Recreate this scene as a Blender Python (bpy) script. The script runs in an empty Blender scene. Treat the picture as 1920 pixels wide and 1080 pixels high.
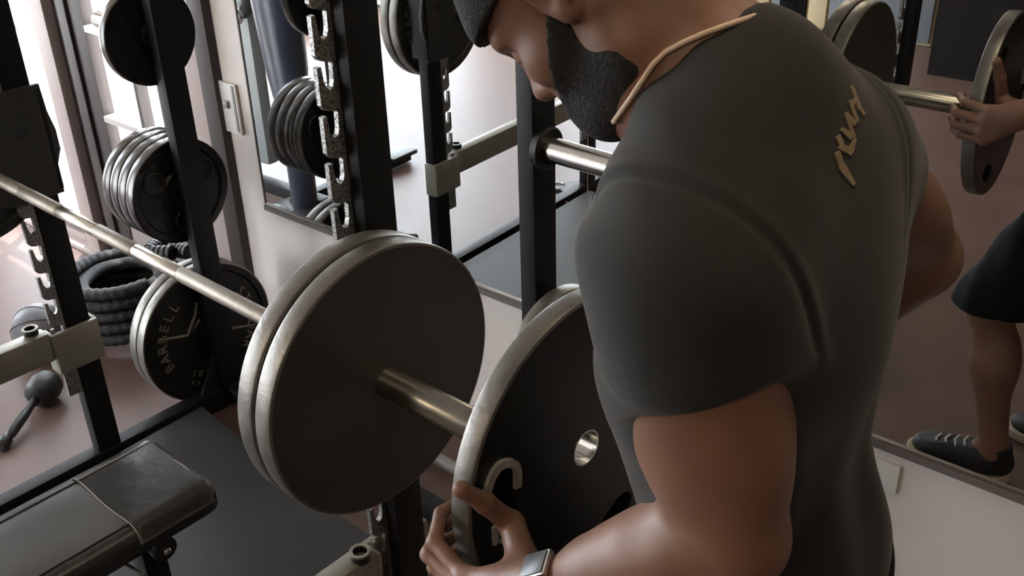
import bpy, bmesh, math, random
import numpy as np
from mathutils import Vector, Matrix
from mathutils.bvhtree import BVHTree
from mathutils.geometry import tessellate_polygon

random.seed(4)
PI = math.pi
SC = bpy.context.scene
COL = SC.collection

# ------------------------------------------------------------------ camera
CAM_POS = (1.07203, -1.76932, 1.88146)
YAW, PITCH, ROLL, FPX = 0.739088, 0.500944, -0.031816, 1975.89
cam_data = bpy.data.cameras.new('camera')
cam = bpy.data.objects.new('camera', cam_data)
COL.objects.link(cam)
_r = Vector((math.cos(YAW), math.sin(YAW), 0)); _f = Vector((-math.sin(YAW), math.cos(YAW), 0)); _u = Vector((0, 0, 1))
_f2 = _f * math.cos(PITCH) - _u * math.sin(PITCH); _u2 = _u * math.cos(PITCH) + _f * math.sin(PITCH)
_r3 = _r * math.cos(ROLL) + _u2 * math.sin(ROLL); _u3 = _u2 * math.cos(ROLL) - _r * math.sin(ROLL)
_m = Matrix((_r3, _u3, -_f2)).transposed().to_4x4()
_m.translation = Vector(CAM_POS)
cam.matrix_world = _m
cam_data.sensor_width = 36.0
cam_data.lens = FPX / 1920.0 * 36.0
cam_data.clip_start = 0.05
SC.camera = cam

# ------------------------------------------------------------------ world, sun, lamps, exposure
world = bpy.data.worlds.new('world')
SC.world = world
world.use_nodes = True
wn = world.node_tree.nodes; wl = world.node_tree.links
bg = wn['Background']
bg.inputs['Color'].default_value = (0.86, 0.93, 1.0, 1)
bg.inputs['Strength'].default_value = 13.0
sun_d = bpy.data.lights.new('sun', 'SUN'); sun_d.energy = 14.0; sun_d.angle = 0.01; sun_d.color = (1.0, 0.95, 0.88)
sun = bpy.data.objects.new('sun', sun_d); COL.objects.link(sun)
sun.rotation_euler = Vector((0.30, -0.36, -1.35)).to_track_quat('-Z', 'Y').to_euler()
LAMP_COLOR = (1.0, 0.80, 0.56)
LAMP_SPOTS = [(-1.7, -4.1, 0.8, 20), (1.5, -2.9, 1.0, 10), (0.75, -0.62, 0.5, 5)]
SC.view_settings.view_transform = 'Standard'
SC.view_settings.look = 'None'
SC.view_settings.gamma = 1.0
SC.view_settings.use_curve_mapping = False
SC.view_settings.exposure = 0.0
SC.cycles.use_denoising = True
SC.cycles.max_bounces = 10
SC.cycles.diffuse_bounces = 5
SC.cycles.glossy_bounces = 6
SC.cycles.transparent_max_bounces = 12
SC.cycles.sample_clamp_indirect = 6.0

# ------------------------------------------------------------------ helpers
def empty(name, label, cat, loc=(0, 0, 0), group=None):
    o = bpy.data.objects.new(name, None); COL.objects.link(o)
    o.location = loc; o.empty_display_size = 0.1
    o['label'] = label; o['category'] = cat
    if group: o['group'] = group
    bpy.context.view_layer.update()
    return o

def tag(o, label, cat, group=None, kind=None):
    o['label'] = label; o['category'] = cat
    if group: o['group'] = group
    if kind: o['kind'] = kind
    return o

def link(name, me, mat, parent=None, smooth=False):
    o = bpy.data.objects.new(name, me); COL.objects.link(o)
    if mat is not None and not me.materials: me.materials.append(mat)
    if smooth:
        me.polygons.foreach_set('use_smooth', [True] * len(me.polygons))
    if parent is not None:
        o.parent = parent
        if parent.type == 'EMPTY': o.matrix_parent_inverse = Matrix.Translation(-Vector(parent.location))
    return o

def from_bm(name, bm, mat, parent=None, smooth=False):
    bmesh.ops.recalc_face_normals(bm, faces=bm.faces)
    me = bpy.data.meshes.new(name); bm.to_mesh(me); bm.free()
    return link(name, me, mat, parent, smooth)

def sharp(o, ang=40):
    """smooth shade with sharp edges where faces meet steeply"""
    me = o.data
    bm = bmesh.new(); bm.from_mesh(me)
    for e in bm.edges:
        e.smooth = not (len(e.link_faces) == 2 and e.calc_face_angle(0) > math.radians(ang))
    for f in bm.faces: f.smooth = True
    bm.to_mesh(me); bm.free()
    return o

def add_box(bm, c, s, bev=0.0, rot=None, seg=2):
    r = bmesh.ops.create_cube(bm, size=1.0)
    vs = r['verts']
    M = Matrix.Diagonal((s[0], s[1], s[2], 1))
    bmesh.ops.transform(bm, matrix=M, verts=vs)
    if bev > 0:
        es = list({e for v in vs for e in v.link_edges})
        rr = bmesh.ops.bevel(bm, geom=es, offset=bev, segments=seg, profile=0.6, affect='EDGES')
        vs = list({v for f in rr['faces'] for v in f.verts} | {v for v in vs if v.is_valid})
        allv = set(vs)
        st = list(vs)
        while st:
            v = st.pop()
            for e in v.link_edges:
                w = e.other_vert(v)
                if w not in allv: allv.add(w); st.append(w)
        vs = list(allv)
    T = Matrix.Translation(Vector(c))
    if rot is not None: T = T @ rot.to_4x4()
    bmesh.ops.transform(bm, matrix=T, verts=vs)
    return vs

def box(name, c, s, mat, parent=None, bev=0.0, rot=None, smooth=False):
    bm = bmesh.new(); add_box(bm, c, s, bev, rot)
    o = from_bm(name, bm, mat, parent)
    if bev > 0: sharp(o, 50)
    return o

def frame_of(d):
    d = Vector(d).normalized()
    a = Vector((0, 0, 1)) if abs(d.z) < 0.9 else Vector((1, 0, 0))
    u = d.cross(a).normalized(); v = d.cross(u).normalized()
    return d, u, v

def add_lathe(bm, origin, axis, prof, seg=48, close=False):
    """prof: list of (t along axis, radius)"""
    d, u, v = frame_of(axis); o = Vector(origin)
    rings = []
    for t, r in prof:
        if r < 1e-6:
            rings.append([bm.verts.new(o + d * t)])
        else:
            rings.append([bm.verts.new(o + d * t + (u * math.cos(2 * PI * k / seg) + v * math.sin(2 * PI * k / seg)) * r) for k in range(seg)])
    n = len(rings)
    for i in range(n if close else n - 1):
        a, b = rings[i], rings[(i + 1) % n]
        for k in range(seg):
            k2 = (k + 1) % seg
            if len(a) == 1 and len(b) == 1: continue
            if len(a) == 1: bm.faces.new((a[0], b[k2], b[k]))
            elif len(b) == 1: bm.faces.new((a[k], a[k2], b[0]))
            else: bm.faces.new((a[k], a[k2], b[k2], b[k]))

def lathe(name, origin, axis, prof, mat, parent=None, seg=48, close=False, ang=35):
    bm = bmesh.new(); add_lathe(bm, origin, axis, prof, seg, close)
    return sharp(from_bm(name, bm, mat, parent), ang)

def add_tube(bm, pts, r, seg=10, cap=True, closed=False):
    pts = [Vector(p) for p in pts]; n = len(pts)
    rr = r if isinstance(r, (list, tuple)) else [r] * n
    rings = []; pu = None
    for i, p in enumerate(pts):
        a = pts[(i - 1) % n] if (closed or i > 0) else p
        b = pts[(i + 1) % n] if (closed or i < n - 1) else p
        d = (b - a).normalized()
        if pu is None:
            _, u, v = frame_of(d)
        else:
            u = (pu - d * pu.dot(d)).normalized(); v = d.cross(u)
        pu = u
        rings.append([bm.verts.new(p + (u * math.cos(2 * PI * k / seg) + v * math.sin(2 * PI * k / seg)) * rr[i]) for k in range(seg)])
    m = n if closed else n - 1
    for i in range(m):
        a, b = rings[i], rings[(i + 1) % n]
        for k in range(seg):
            bm.faces.new((a[k], a[(k + 1) % seg], b[(k + 1) % seg], b[k]))
    if cap and not closed:
        bm.faces.new(rings[0]); bm.faces.new(rings[-1])

def tube(name, pts, r, mat, parent=None, seg=12, closed=False):
    bm = bmesh.new(); add_tube(bm, pts, r, seg, True, closed)
    return sharp(from_bm(name, bm, mat, parent), 50)

def add_prism(bm, poly, fn, t0, t1):
    """poly in 2d, fn(a,b,t)->3d"""
    A = [bm.verts.new(fn(a, b, t0)) for a, b in poly]
    B = [bm.verts.new(fn(a, b, t1)) for a, b in poly]
    n = len(poly)
    if n > 4:
        for tri in tessellate_polygon([[Vector((a, b, 0)) for a, b in poly]]):
            bm.faces.new([A[i] for i in tri]); bm.faces.new([B[i] for i in reversed(tri)])
    else:
        bm.faces.new(A); bm.faces.new(B[::-1])
    for i in range(n):
        bm.faces.new((A[i], A[(i + 1) % n], B[(i + 1) % n], B[i]))

def prism(name, poly, fn, t0, t1, mat, parent=None):
    bm = bmesh.new(); add_prism(bm, poly, fn, t0, t1)
    bmesh.ops.triangulate(bm, faces=[f for f in bm.faces if len(f.verts) > 4])
    return from_bm(name, bm, mat, parent)

def text_mesh(s, size, depth):
    cu = bpy.data.curves.new('txt', 'FONT'); cu.body = s; cu.size = size; cu.extrude = depth
    cu.align_x = 'CENTER'; cu.align_y = 'CENTER'; cu.resolution_u = 2
    ob = bpy.data.objects.new('txt', cu); COL.objects.link(ob)
    bpy.context.view_layer.update()
    dg = bpy.context.evaluated_depsgraph_get()
    me = bpy.data.meshes.new_from_object(ob.evaluated_get(dg))
    bpy.data.objects.remove(ob); bpy.data.curves.remove(cu)
    return me

def add_text(bm, s, size, depth, M):
    me = text_mesh(s, size, depth); me.transform(M)
    bm.from_mesh(me); bpy.data.meshes.remove(me)

def dup(root, loc, label=None, group=None):
    r = root.copy(); COL.objects.link(r); r.location = loc
    if label: r['label'] = label
    if group: r['group'] = group
    for ch in list(root.children):
        c = ch.copy(); COL.objects.link(c); c.parent = r; c.matrix_parent_inverse = ch.matrix_parent_inverse.copy()
        for g in ch.children:
            d = g.copy(); COL.objects.link(d); d.parent = c; d.matrix_parent_inverse = g.matrix_parent_inverse.copy()
    return r

# ------------------------------------------------------------------ materials
def mat(name, color, rough=0.5, metal=0.0, noise=0.0, scale=30.0, bump=0.0, bscale=80.0, coat=0.0, spec=0.5, detail=3.0, color2=None, rvar=0.0):
    m = bpy.data.materials.new(name); m.use_nodes = True
    nt = m.node_tree; p = nt.nodes['Principled BSDF']
    p.inputs['Base Color'].default_value = (*color, 1)
    p.inputs['Roughness'].default_value = rough
    p.inputs['Metallic'].default_value = metal
    p.inputs['Specular IOR Level'].default_value = spec
    p.inputs['Coat Weight'].default_value = coat
    tc = nt.nodes.new('ShaderNodeTexCoord')
    if noise > 0 or color2 or rvar > 0:
        n = nt.nodes.new('ShaderNodeTexNoise'); n.inputs['Scale'].default_value = scale; n.inputs['Detail'].default_value = detail
        nt.links.new(tc.outputs['Object'], n.inputs['Vector'])
        cr = nt.nodes.new('ShaderNodeValToRGB')
        c2 = color2 or tuple(min(1, c * (1 + noise)) for c in color)
        c1 = color if color2 else tuple(c * (1 - noise) for c in color)
        cr.color_ramp.elements[0].color = (*c1, 1); cr.color_ramp.elements[0].position = 0.32
        cr.color_ramp.elements[1].color = (*c2, 1); cr.color_ramp.elements[1].position = 0.68
        nt.links.new(n.outputs['Fac'], cr.inputs['Fac'])
        nt.links.new(cr.outputs['Color'], p.inputs['Base Color'])
        if rvar > 0:
            mr = nt.nodes.new('ShaderNodeMapRange'); mr.inputs['To Min'].default_value = max(0.02, rough - rvar); mr.inputs['To Max'].default_value = min(1, rough + rvar)
            nt.links.new(n.outputs['Fac'], mr.inputs['Value']); nt.links.new(mr.outputs['Result'], p.inputs['Roughness'])
    if bump > 0:
        n2 = nt.nodes.new('ShaderNodeTexNoise'); n2.inputs['Scale'].default_value = bscale; n2.inputs['Detail'].default_value = 4
        nt.links.new(tc.outputs['Object'], n2.inputs['Vector'])
        b = nt.nodes.new('ShaderNodeBump'); b.inputs['Strength'].default_value = bump; b.inputs['Distance'].default_value = 0.01
        nt.links.new(n2.outputs['Fac'], b.inputs['Height']); nt.links.new(b.outputs['Normal'], p.inputs['Normal'])
    return m

def emit(name, color, strength):
    m = bpy.data.materials.new(name); m.use_nodes = True
    nt = m.node_tree; p = nt.nodes['Principled BSDF']
    p.inputs['Base Color'].default_value = (*color, 1)
    p.inputs['Emission Color'].default_value = (*color, 1)
    p.inputs['Emission Strength'].default_value = strength
    return m

def glass_mat():
    m = bpy.data.materials.new('window_glass'); m.use_nodes = True
    nt = m.node_tree; nt.nodes.clear()
    out = nt.nodes.new('ShaderNodeOutputMaterial'); mix = nt.nodes.new('ShaderNodeMixShader')
    tr = nt.nodes.new('ShaderNodeBsdfTransparent'); gl = nt.nodes.new('ShaderNodeBsdfGlossy'); fr = nt.nodes.new('ShaderNodeLayerWeight')
    gl.inputs['Roughness'].default_value = 0.02; fr.inputs['Blend'].default_value = 0.35
    pw = nt.nodes.new('ShaderNodeMath'); pw.operation = 'POWER'; pw.inputs[1].default_value = 4.0
    nt.links.new(fr.outputs['Facing'], pw.inputs[0]); nt.links.new(pw.outputs[0], mix.inputs[0]); nt.links.new(tr.outputs[0], mix.inputs[1]); nt.links.new(gl.outputs[0], mix.inputs[2])
    nt.links.new(mix.outputs[0], out.inputs[0])
    return m

M = {}
M['wall'] = mat('wall_paint', (0.78, 0.72, 0.68), 0.6, noise=0.03, scale=3, bump=0.05, bscale=300)
M['wall_dark'] = mat('dark_wall_paint', (0.012, 0.0095, 0.008), 0.9, spec=0.2, noise=0.15, scale=2)
M['ceiling'] = mat('ceiling_paint', (0.42, 0.39, 0.36), 0.8)
M['floor'] = mat('floor_rubber', (0.120, 0.074, 0.062), 0.38, noise=0.12, scale=5, bump=0.12, bscale=500, rvar=0.05)
M['mirror'] = mat('mirror_silver', (0.80, 0.83, 0.83), 0.0, 1.0)
M['shaft'] = mat('smooth_bar_steel', (0.50, 0.46, 0.40), 0.26, 1.0)
M['chrome'] = mat('chrome', (0.70, 0.68, 0.65), 0.18, 1.0, rvar=0.06, scale=40)
M['bar_steel'] = mat('worn_bar_steel', (0.27, 0.238, 0.20), 0.50, 0.85, noise=0.10, scale=60, bump=0.05, bscale=600)
M['sleeve'] = mat('sleeve_steel', (0.42, 0.40, 0.35), 0.28, 1.0, noise=0.1, scale=25)
M['alu'] = mat('mirror_trim_metal', (0.55, 0.54, 0.52), 0.3, 1.0)
M['trim_dark'] = mat('mirror_trim_dark_strip', (0.16, 0.14, 0.13), 0.5)  # dark trim below the mirror and down its left side
M['wood'] = mat('brown_frame_paint', (0.040, 0.027, 0.023), 0.55, noise=0.2, scale=6)
M['post'] = mat('pink_grey_frame_paint', (0.42, 0.35, 0.33), 0.45)
M['kick'] = mat('grey_brown_door_panel', (0.24, 0.195, 0.175), 0.28, noise=0.06, scale=4)
M['white_frame'] = mat('pale_window_bar', (0.60, 0.55, 0.53), 0.4)
M['switch'] = mat('white_plastic', (0.78, 0.77, 0.75), 0.35)
M['grey_plastic'] = mat('grey_plastic', (0.25, 0.24, 0.23), 0.4)
M['watchface'] = mat('dark_watch_glass', (0.06, 0.065, 0.07), 0.3)
M['hook'] = mat('dark_grey_hook_plate', (0.030, 0.029, 0.027), 0.5, bump=0.05, bscale=300)
M['rack'] = mat('black_rack_powdercoat', (0.008, 0.008, 0.0085), 0.48, spec=0.28, noise=0.2, scale=40, bump=0.05, bscale=700)
M['hammer'] = mat('speckled_grey_steel', (0.10, 0.10, 0.10), 0.32, 0.7, scale=260, color2=(0.46, 0.46, 0.45), bump=0.25, bscale=320, detail=1.0)
M['arm'] = mat('beige_grey_safety_paint', (0.27, 0.255, 0.215), 0.34, 0.25, noise=0.10, scale=25, bump=0.06, bscale=300)
M['plate_face'] = mat('plate_dark_face', (0.042, 0.039, 0.034), 0.42, 0.2, noise=0.10, scale=9, bump=0.06, bscale=120, rvar=0.06)
M['plate_rim'] = mat('plate_worn_rim', (0.20, 0.19, 0.172), 0.36, 0.7, noise=0.14, scale=18, bump=0.10, bscale=90, rvar=0.08)
M['plate_black'] = mat('black_plate_enamel', (0.010, 0.010, 0.0098), 0.34, 0.0, spec=0.35, noise=0.2, scale=12, bump=0.05, bscale=100)
M['plate_blackrim'] = mat('black_plate_polished_rim', (0.10, 0.095, 0.09), 0.25, 0.85, noise=0.15, scale=15)
M['letter'] = mat('raised_lettering_metal', (0.25, 0.235, 0.205), 0.42, 0.5, noise=0.3, scale=60)
M['letter_worn'] = mat('worn_grey_raised_edge', (0.36, 0.345, 0.335), 0.5, 0.2, noise=0.2, scale=40)
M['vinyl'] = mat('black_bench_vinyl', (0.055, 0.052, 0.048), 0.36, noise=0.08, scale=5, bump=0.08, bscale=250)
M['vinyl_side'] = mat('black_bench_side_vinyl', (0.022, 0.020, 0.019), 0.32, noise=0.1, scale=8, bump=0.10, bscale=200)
M['tape'] = mat('clear_plastic_wrap', (0.062, 0.058, 0.054), 0.30, coat=0.12, bump=0.35, bscale=14)
M['seam'] = mat('pale_wrap_edge_and_glint', (0.40, 0.37, 0.34), 0.35)
M['piping'] = mat('black_piping', (0.008, 0.008, 0.008), 0.4)
M['mat'] = mat('black_floor_rubber', (0.022, 0.0215, 0.0205), 0.55, noise=0.12, scale=3, bump=0.15, bscale=600)
M['rubber'] = mat('black_rubber', (0.014, 0.014, 0.015), 0.33, noise=0.2, scale=30, bump=0.2, bscale=300)
M['rope'] = mat('black_rope', (0.018, 0.018, 0.019), 0.45, noise=0.4, scale=120, bump=0.5, bscale=260)
M['greyball'] = mat('grey_leather_ball', (0.17, 0.17, 0.19), 0.45, bump=0.1, bscale=200)
M['darkcloth'] = mat('dark_blue_machine_paint', (0.020, 0.022, 0.034), 0.35, noise=0.2, scale=10)
M['panel'] = mat('grey_machine_panel', (0.16, 0.165, 0.16), 0.5)
M['cream'] = mat('cream_cabinet_paint', (0.62, 0.50, 0.31), 0.5)
M['greycab'] = mat('grey_cabinet_paint', (0.17, 0.18, 0.19), 0.5)
M['concrete'] = mat('sunlit_concrete', (0.72, 0.70, 0.67), 0.8, noise=0.06, scale=3)
M['brick'] = mat('tan_brick', (0.42, 0.21, 0.12), 0.8, noise=0.2, scale=20)
M['mortar'] = mat('pale_mortar', (0.6, 0.57, 0.53), 0.9)
M['garden_wall'] = mat('white_garden_wall', (0.78, 0.77, 0.75), 0.8)
M['leaf_dry'] = mat('dry_brown_leaf', (0.34, 0.22, 0.10), 0.7, noise=0.3, scale=9)
M['leaf_green'] = mat('dusty_green_leaf', (0.12, 0.17, 0.07), 0.6, noise=0.3, scale=9)
M['glass'] = glass_mat()
M['lampglow'] = emit('warm_lamp_diffuser', LAMP_COLOR, 3.0)
M['lampcase'] = mat('white_lamp_case', (0.7, 0.7, 0.68), 0.4)

# ------------------------------------------------------------------ mirror-wall frame (the wall is 1.65 deg off the bar)
AW = 0.0287502
CW, SW = math.cos(AW), math.sin(AW)
def W(s, z, off=0.0):
    """s along the wall, off = distance into the room"""
    return Vector((s * CW + off * SW, s * SW - off * CW, z))
RW = Matrix.Rotation(AW, 3, 'Z')
def wbox(name, s0, s1, z0, z1, o0, o1, material, parent=None, bev=0.0):
    c = W((s0 + s1) / 2, (z0 + z1) / 2, (o0 + o1) / 2)
    return box(name, c, (abs(s1 - s0), abs(o1 - o0), abs(z1 - z0)), material, parent, bev, RW)
def struct(o):
    o['kind'] = 'structure'
    return o

CEIL = 2.85
XL, XR, YB = -4.6, 2.6, -5.2
floor_o = struct(box('floor', (-1.0, -2.45, -0.05), (7.5, 5.6, 0.1), M['floor']))
ceil_o = struct(box('ceiling', (-1.0, -2.45, CEIL + 0.05), (7.5, 5.8, 0.1), M['ceiling']))
# back wall with mirror: pieces around the door openings
struct(wbox('wall_mirror', -1.66, XR, 0, CEIL, -0.16, -0.004, M['wall']))
struct(wbox('wall_far', XL, -4.4, 0, CEIL, -0.16, -0.004, M['wall']))
struct(wbox('wall_lintel', -4.4, -1.66, 2.3, CEIL, -0.16, -0.004, M['wall']))
# left wall with a tall window opening, rear wall with a wide window, right wall
LY0, LY1, LZ0, LZ1 = -4.7, -0.7, 0.12, 2.45
struct(box('wall_left', (XL - 0.08, (LY1 + 0.2) / 2, CEIL / 2), (0.16, 0.2 - LY1, CEIL), M['wall']))
struct(box('wall_left_end', (XL - 0.08, (LY0 - 5.3) / 2, CEIL / 2), (0.16, LY0 + 5.3, CEIL), M['wall']))
struct(box('wall_left_sill', (XL - 0.08, (LY0 + LY1) / 2, LZ0 / 2), (0.16, LY1 - LY0, LZ0), M['wall']))
struct(box('wall_left_lintel', (XL - 0.08, (LY0 + LY1) / 2, (LZ1 + CEIL) / 2), (0.16, LY1 - LY0, CEIL - LZ1), M['wall']))
win2 = empty('window_2', 'wide left wall window seen only as glare in the mirror', 'window', (XL, (LY0 + LY1) / 2, LZ0)); win2['kind'] = 'structure'
for k in range(5):
    y = min(max(LY0 + (LY1 - LY0) * k / 4, LY0 + 0.03), LY1 - 0.03)
    box('window_stile', (XL - 0.06, y, (LZ0 + LZ1) / 2), (0.06, 0.06, LZ1 - LZ0), M['wood'], win2)
for z in (LZ0 + 0.03, LZ1 - 0.03):
    box('window_rail', (XL - 0.06, (LY0 + LY1) / 2, z), (0.05, LY1 - LY0, 0.06), M['wood'], win2)
for k in range(4):
    box('pane', (XL - 0.06, LY0 + (LY1 - LY0) * (k + 0.5) / 4, (LZ0 + LZ1) / 2), (0.006, (LY1 - LY0) / 4, LZ1 - LZ0), M['glass'], win2)
struct(box('wall_right', (XR + 0.08, -2.45, CEIL / 2), (0.16, 5.5, CEIL), M['wall_dark']))
WX0, WX1, WZ0, WZ1 = -4.3, -2.9, 0.12, 2.35
struct(box('wall_rear', ((XL + WX0) / 2, YB - 0.08, CEIL / 2), (WX0 - XL, 0.16, CEIL), M['wall']))
struct(box('wall_rear_right', ((XR + WX1) / 2, YB - 0.08, CEIL / 2), (XR - WX1, 0.16, CEIL), M['wall']))
struct(box('wall_rear_sill', ((WX0 + WX1) / 2, YB - 0.08, WZ0 / 2), (WX1 - WX0, 0.16, WZ0), M['wall']))
struct(box('wall_rear_lintel', ((WX0 + WX1) / 2, YB - 0.08, (WZ1 + CEIL) / 2), (WX1 - WX0, 0.16, CEIL - WZ1), M['wall']))
win1 = empty('window_1', 'wide rear window seen only as glare on the floor', 'window', ((WX0 + WX1) / 2, YB, WZ0)); win1['kind'] = 'structure'
for k in range(4):
    x = WX0 + (WX1 - WX0) * k / 3
    x = min(max(x, WX0 + 0.03), WX1 - 0.03)
    box('window_stile', (x, YB - 0.06, (WZ0 + WZ1) / 2), (0.06, 0.06, WZ1 - WZ0), M['wood'], win1)
for z in (WZ0 + 0.03, WZ1 - 0.03):
    box('window_rail', ((WX0 + WX1) / 2, YB - 0.06, z), (WX1 - WX0, 0.05, 0.06), M['wood'], win1)
for k in range(3):
    x = WX0 + (WX1 - WX0) * (k + 0.5) / 3
    box('pane', (x, YB - 0.06, (WZ0 + WZ1) / 2), ((WX1 - WX0) / 3, 0.006, WZ1 - WZ0), M['glass'], win1)

# dark partition and cabinets behind the camera (seen in the mirror)
struct(box('wall_partition', (0.62, -4.25, 1.1), (2.9, 0.1, 2.2), M['wall_dark']))
cab = empty('storage_cabinet', 'tall cream and grey storage cabinet against rear wall in mirror', 'cabinet', (-1.75, -4.9, 0))
box('carcass', (-1.75, -4.95, 0.95), (1.5, 0.4, 1.9), M['cream'], cab, 0.004)
for k, (xa, xb, mm) in enumerate([(-2.49, -2.08, 'cream'), (-2.06, -1.94, 'greycab'), (-1.92, -1.82, 'wall_dark'), (-1.80, -1.68, 'cream'), (-1.66, -1.01, 'greycab')]):
    d = box('door', ((xa + xb) / 2, -4.735, 0.95), (xb - xa, 0.02, 1.86), M[mm], cab, 0.003)
    box('handle', (xb - 0.03, -4.715, 1.0), (0.012, 0.02, 0.14), M['chrome'], d)

# ------------------------------------------------------------------ mirror
mir = empty('wall_mirror_panels', 'large frameless wall mirror in two panels above the white wall', 'mirror', W(0, 0.555, 0))
ZM0, ZM1 = 0.556, 2.35
wbox('mirror_panel', -1.528, -0.291, ZM0, ZM1, -0.004, 0.0, M['mirror'], mir)
wbox('mirror_panel', -0.289, 2.3, ZM0, ZM1, -0.004, 0.0, M['mirror'], mir)
wbox('mirror_edge_strip', -1.531, 2.3, ZM0 - 0.005, ZM0, -0.004, 0.005, M['alu'], mir)
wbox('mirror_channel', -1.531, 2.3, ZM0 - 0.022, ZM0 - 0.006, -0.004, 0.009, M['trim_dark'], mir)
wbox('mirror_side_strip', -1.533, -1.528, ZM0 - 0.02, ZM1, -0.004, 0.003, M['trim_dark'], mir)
mir['kind'] = 'structure'

sw = empty('light_switch', 'white light switch plate with grey toggle left of the mirror', 'light switch', W(-1.635, 0.85, 0))
wbox('switch_plate', -1.672, -1.588, 0.765, 0.925, 0.0, 0.007, M['switch'], sw, 0.002)
wbox('toggle', -1.650, -1.628, 0.845, 0.868, 0.007, 0.016, M['grey_plastic'], sw, 0.003)
wbox('slot', -1.606, -1.597, 0.775, 0.92, 0.007, 0.009, M['grey_plastic'], sw)
tag(wbox('wall_cover_plate', 0.43, 0.505, 0.435, 0.505, -0.004, 0.003, M['switch'], None, 0.001), 'pale blank cover plate on the wall below the mirror at right', 'cover plate')
chip = prism('paint_chip', [(0.497, 0.253), (0.51, 0.257), (0.528, 0.249), (0.514, 0.250)], lambda a, b, t: W(a, b, t), -0.004, 0.0005, M['cream'])
tag(chip, 'small tan paint chip low on white wall near bottom edge', 'paint chip')

# ------------------------------------------------------------------ glazed door wall at left
struct(wbox('trim_1', -1.742, -1.668, 0, 2.36, -0.05, 0.022, M['wood'], None, 0.004))
struct(wbox('trim_2', -1.90, -1.744, 0, 2.3, -0.12, -0.01, M['post'], None, 0.004))
def glazed_door(name, label, s0, s1, bars_s, bars_z, kick, stile=0.09, side_m='wood'):
    t = empty(name, label, 'door', W((s0 + s1) / 2, 0, -0.04)); t['kind'] = 'structure'
    O0, O1 = -0.085, -0.04
    for a, b in ((s0, s0 + stile), (s1 - stile, s1)):
        st = wbox('stile', a, b, 0.0, 2.28, O0, O1, M[side_m], t, 0.003)
        wbox('moulding', a + stile * 0.25, a + stile * 0.55, 0.02, 2.26, O1, O1 + 0.012, M[side_m], st, 0.003)
    wbox('top_rail', s0 + stile, s1 - stile, 2.18, 2.28, O0, O1, M[side_m], t)
    kp = wbox('kick_panel', s0 + stile, s1 - stile, 0.02, kick, O0 + 0.005, O1 - 0.004, M['kick'], t)
    wbox('kick_moulding', s0 + stile, s1 - stile, kick - 0.035, kick, O1 - 0.004, O1 + 0.008, M['post'], kp, 0.004)
    wbox('kick_moulding', s0 + stile, s1 - stile, 0.02, 0.05, O1 - 0.004, O1 + 0.008, M['post'], kp, 0.004)
    for s in bars_s:
        wbox('glazing_bar', s - 0.011, s + 0.011, kick, 2.18, O0 + 0.005, O1, M['wood'], t)
    for z in bars_z:
        wbox('glazing_bar', s0 + stile, s1 - stile, z - 0.011, z + 0.011, O0 + 0.004, O1 + 0.003, M['white_frame'], t)
    ss = [s0 + stile] + list(bars_s) + [s1 - stile]; zz = [kick] + list(bars_z) + [2.18]
    for i in range(len(ss) - 1):
        for j in range(len(zz) - 1):
            wbox('pane', ss[i] + 0.012, ss[i + 1] - 0.012, zz[j] + 0.012, zz[j + 1] - 0.012, -0.066, -0.062, M['glass'], t)
    return t
glazed_door('door_1', 'brown glazed door with pale glazing bars behind the weight stacks', -2.69, -1.90, [-2.235], [0.62, 0.95, 1.3, 1.65, 1.95], 0.30, 0.20)
struct(wbox('trim_3', -2.79, -2.695, 0, 2.3, -0.12, -0.005, M['post'], None, 0.004))
glazed_door('door_2', 'bright glazed door with pale glazing bars at far left', -3.75, -2.80, [-3.27], [0.88, 1.3, 1.75], 0.12, 0.05, 'post')
struct(wbox('trim_4', -4.4, -3.76, 0, 2.3, -0.12, -0.01, M['wall'], None))
struct(wbox('threshold_trim', -3.75, -1.75, 0.0, 0.02, -0.14, 0.01, M['post'], None, 0.004))

# ------------------------------------------------------------------ outdoors
struct(box('ground_outside', (-5.0, 7.0, -0.09), (26, 13.6, 0.1), M['concrete']))
struct(box('ground_outside_left', (-10.9, -2.6, -0.09), (12, 5.4, 0.1), M['concrete']))
struct(box('ground_outside_rear', (-4.0, -11.3, -0.09), (26, 12.0, 0.1), M['concrete']))
gw = tag(box('garden_wall', (-9.5, 6.8, 0.7), (14, 0.25, 1.4), M['garden_wall']), 'bright white garden wall beyond the glazed doors', 'wall'); gw['kind'] = 'structure'
pil = empty('brick_pillar', 'small tan brick pillar outside behind the glazed door', 'pillar', (-4.45, 1.7, 0))
box('mortar_core', (-4.45, 1.7, 0.55), (0.25, 0.25, 1.1), M['mortar'], pil)
bmesh0 = None
for j in range(13):
    for (dx, dy, lx, ly) in (((-0.068, -0.13, 0.125, 0.02), (0.068, -0.13, 0.125, 0.02), (0.13, -0.068, 0.02, 0.125), (0.13, 0.068, 0.02, 0.125)) if j % 2 else ((0, -0.13, 0.19, 0.02), (0.13, 0, 0.02, 0.19))):
        box('brick', (-4.45 + dx, 1.7 + dy, 0.05 + j * 0.082), (lx, ly, 0.068), M['brick'], pil)
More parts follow.
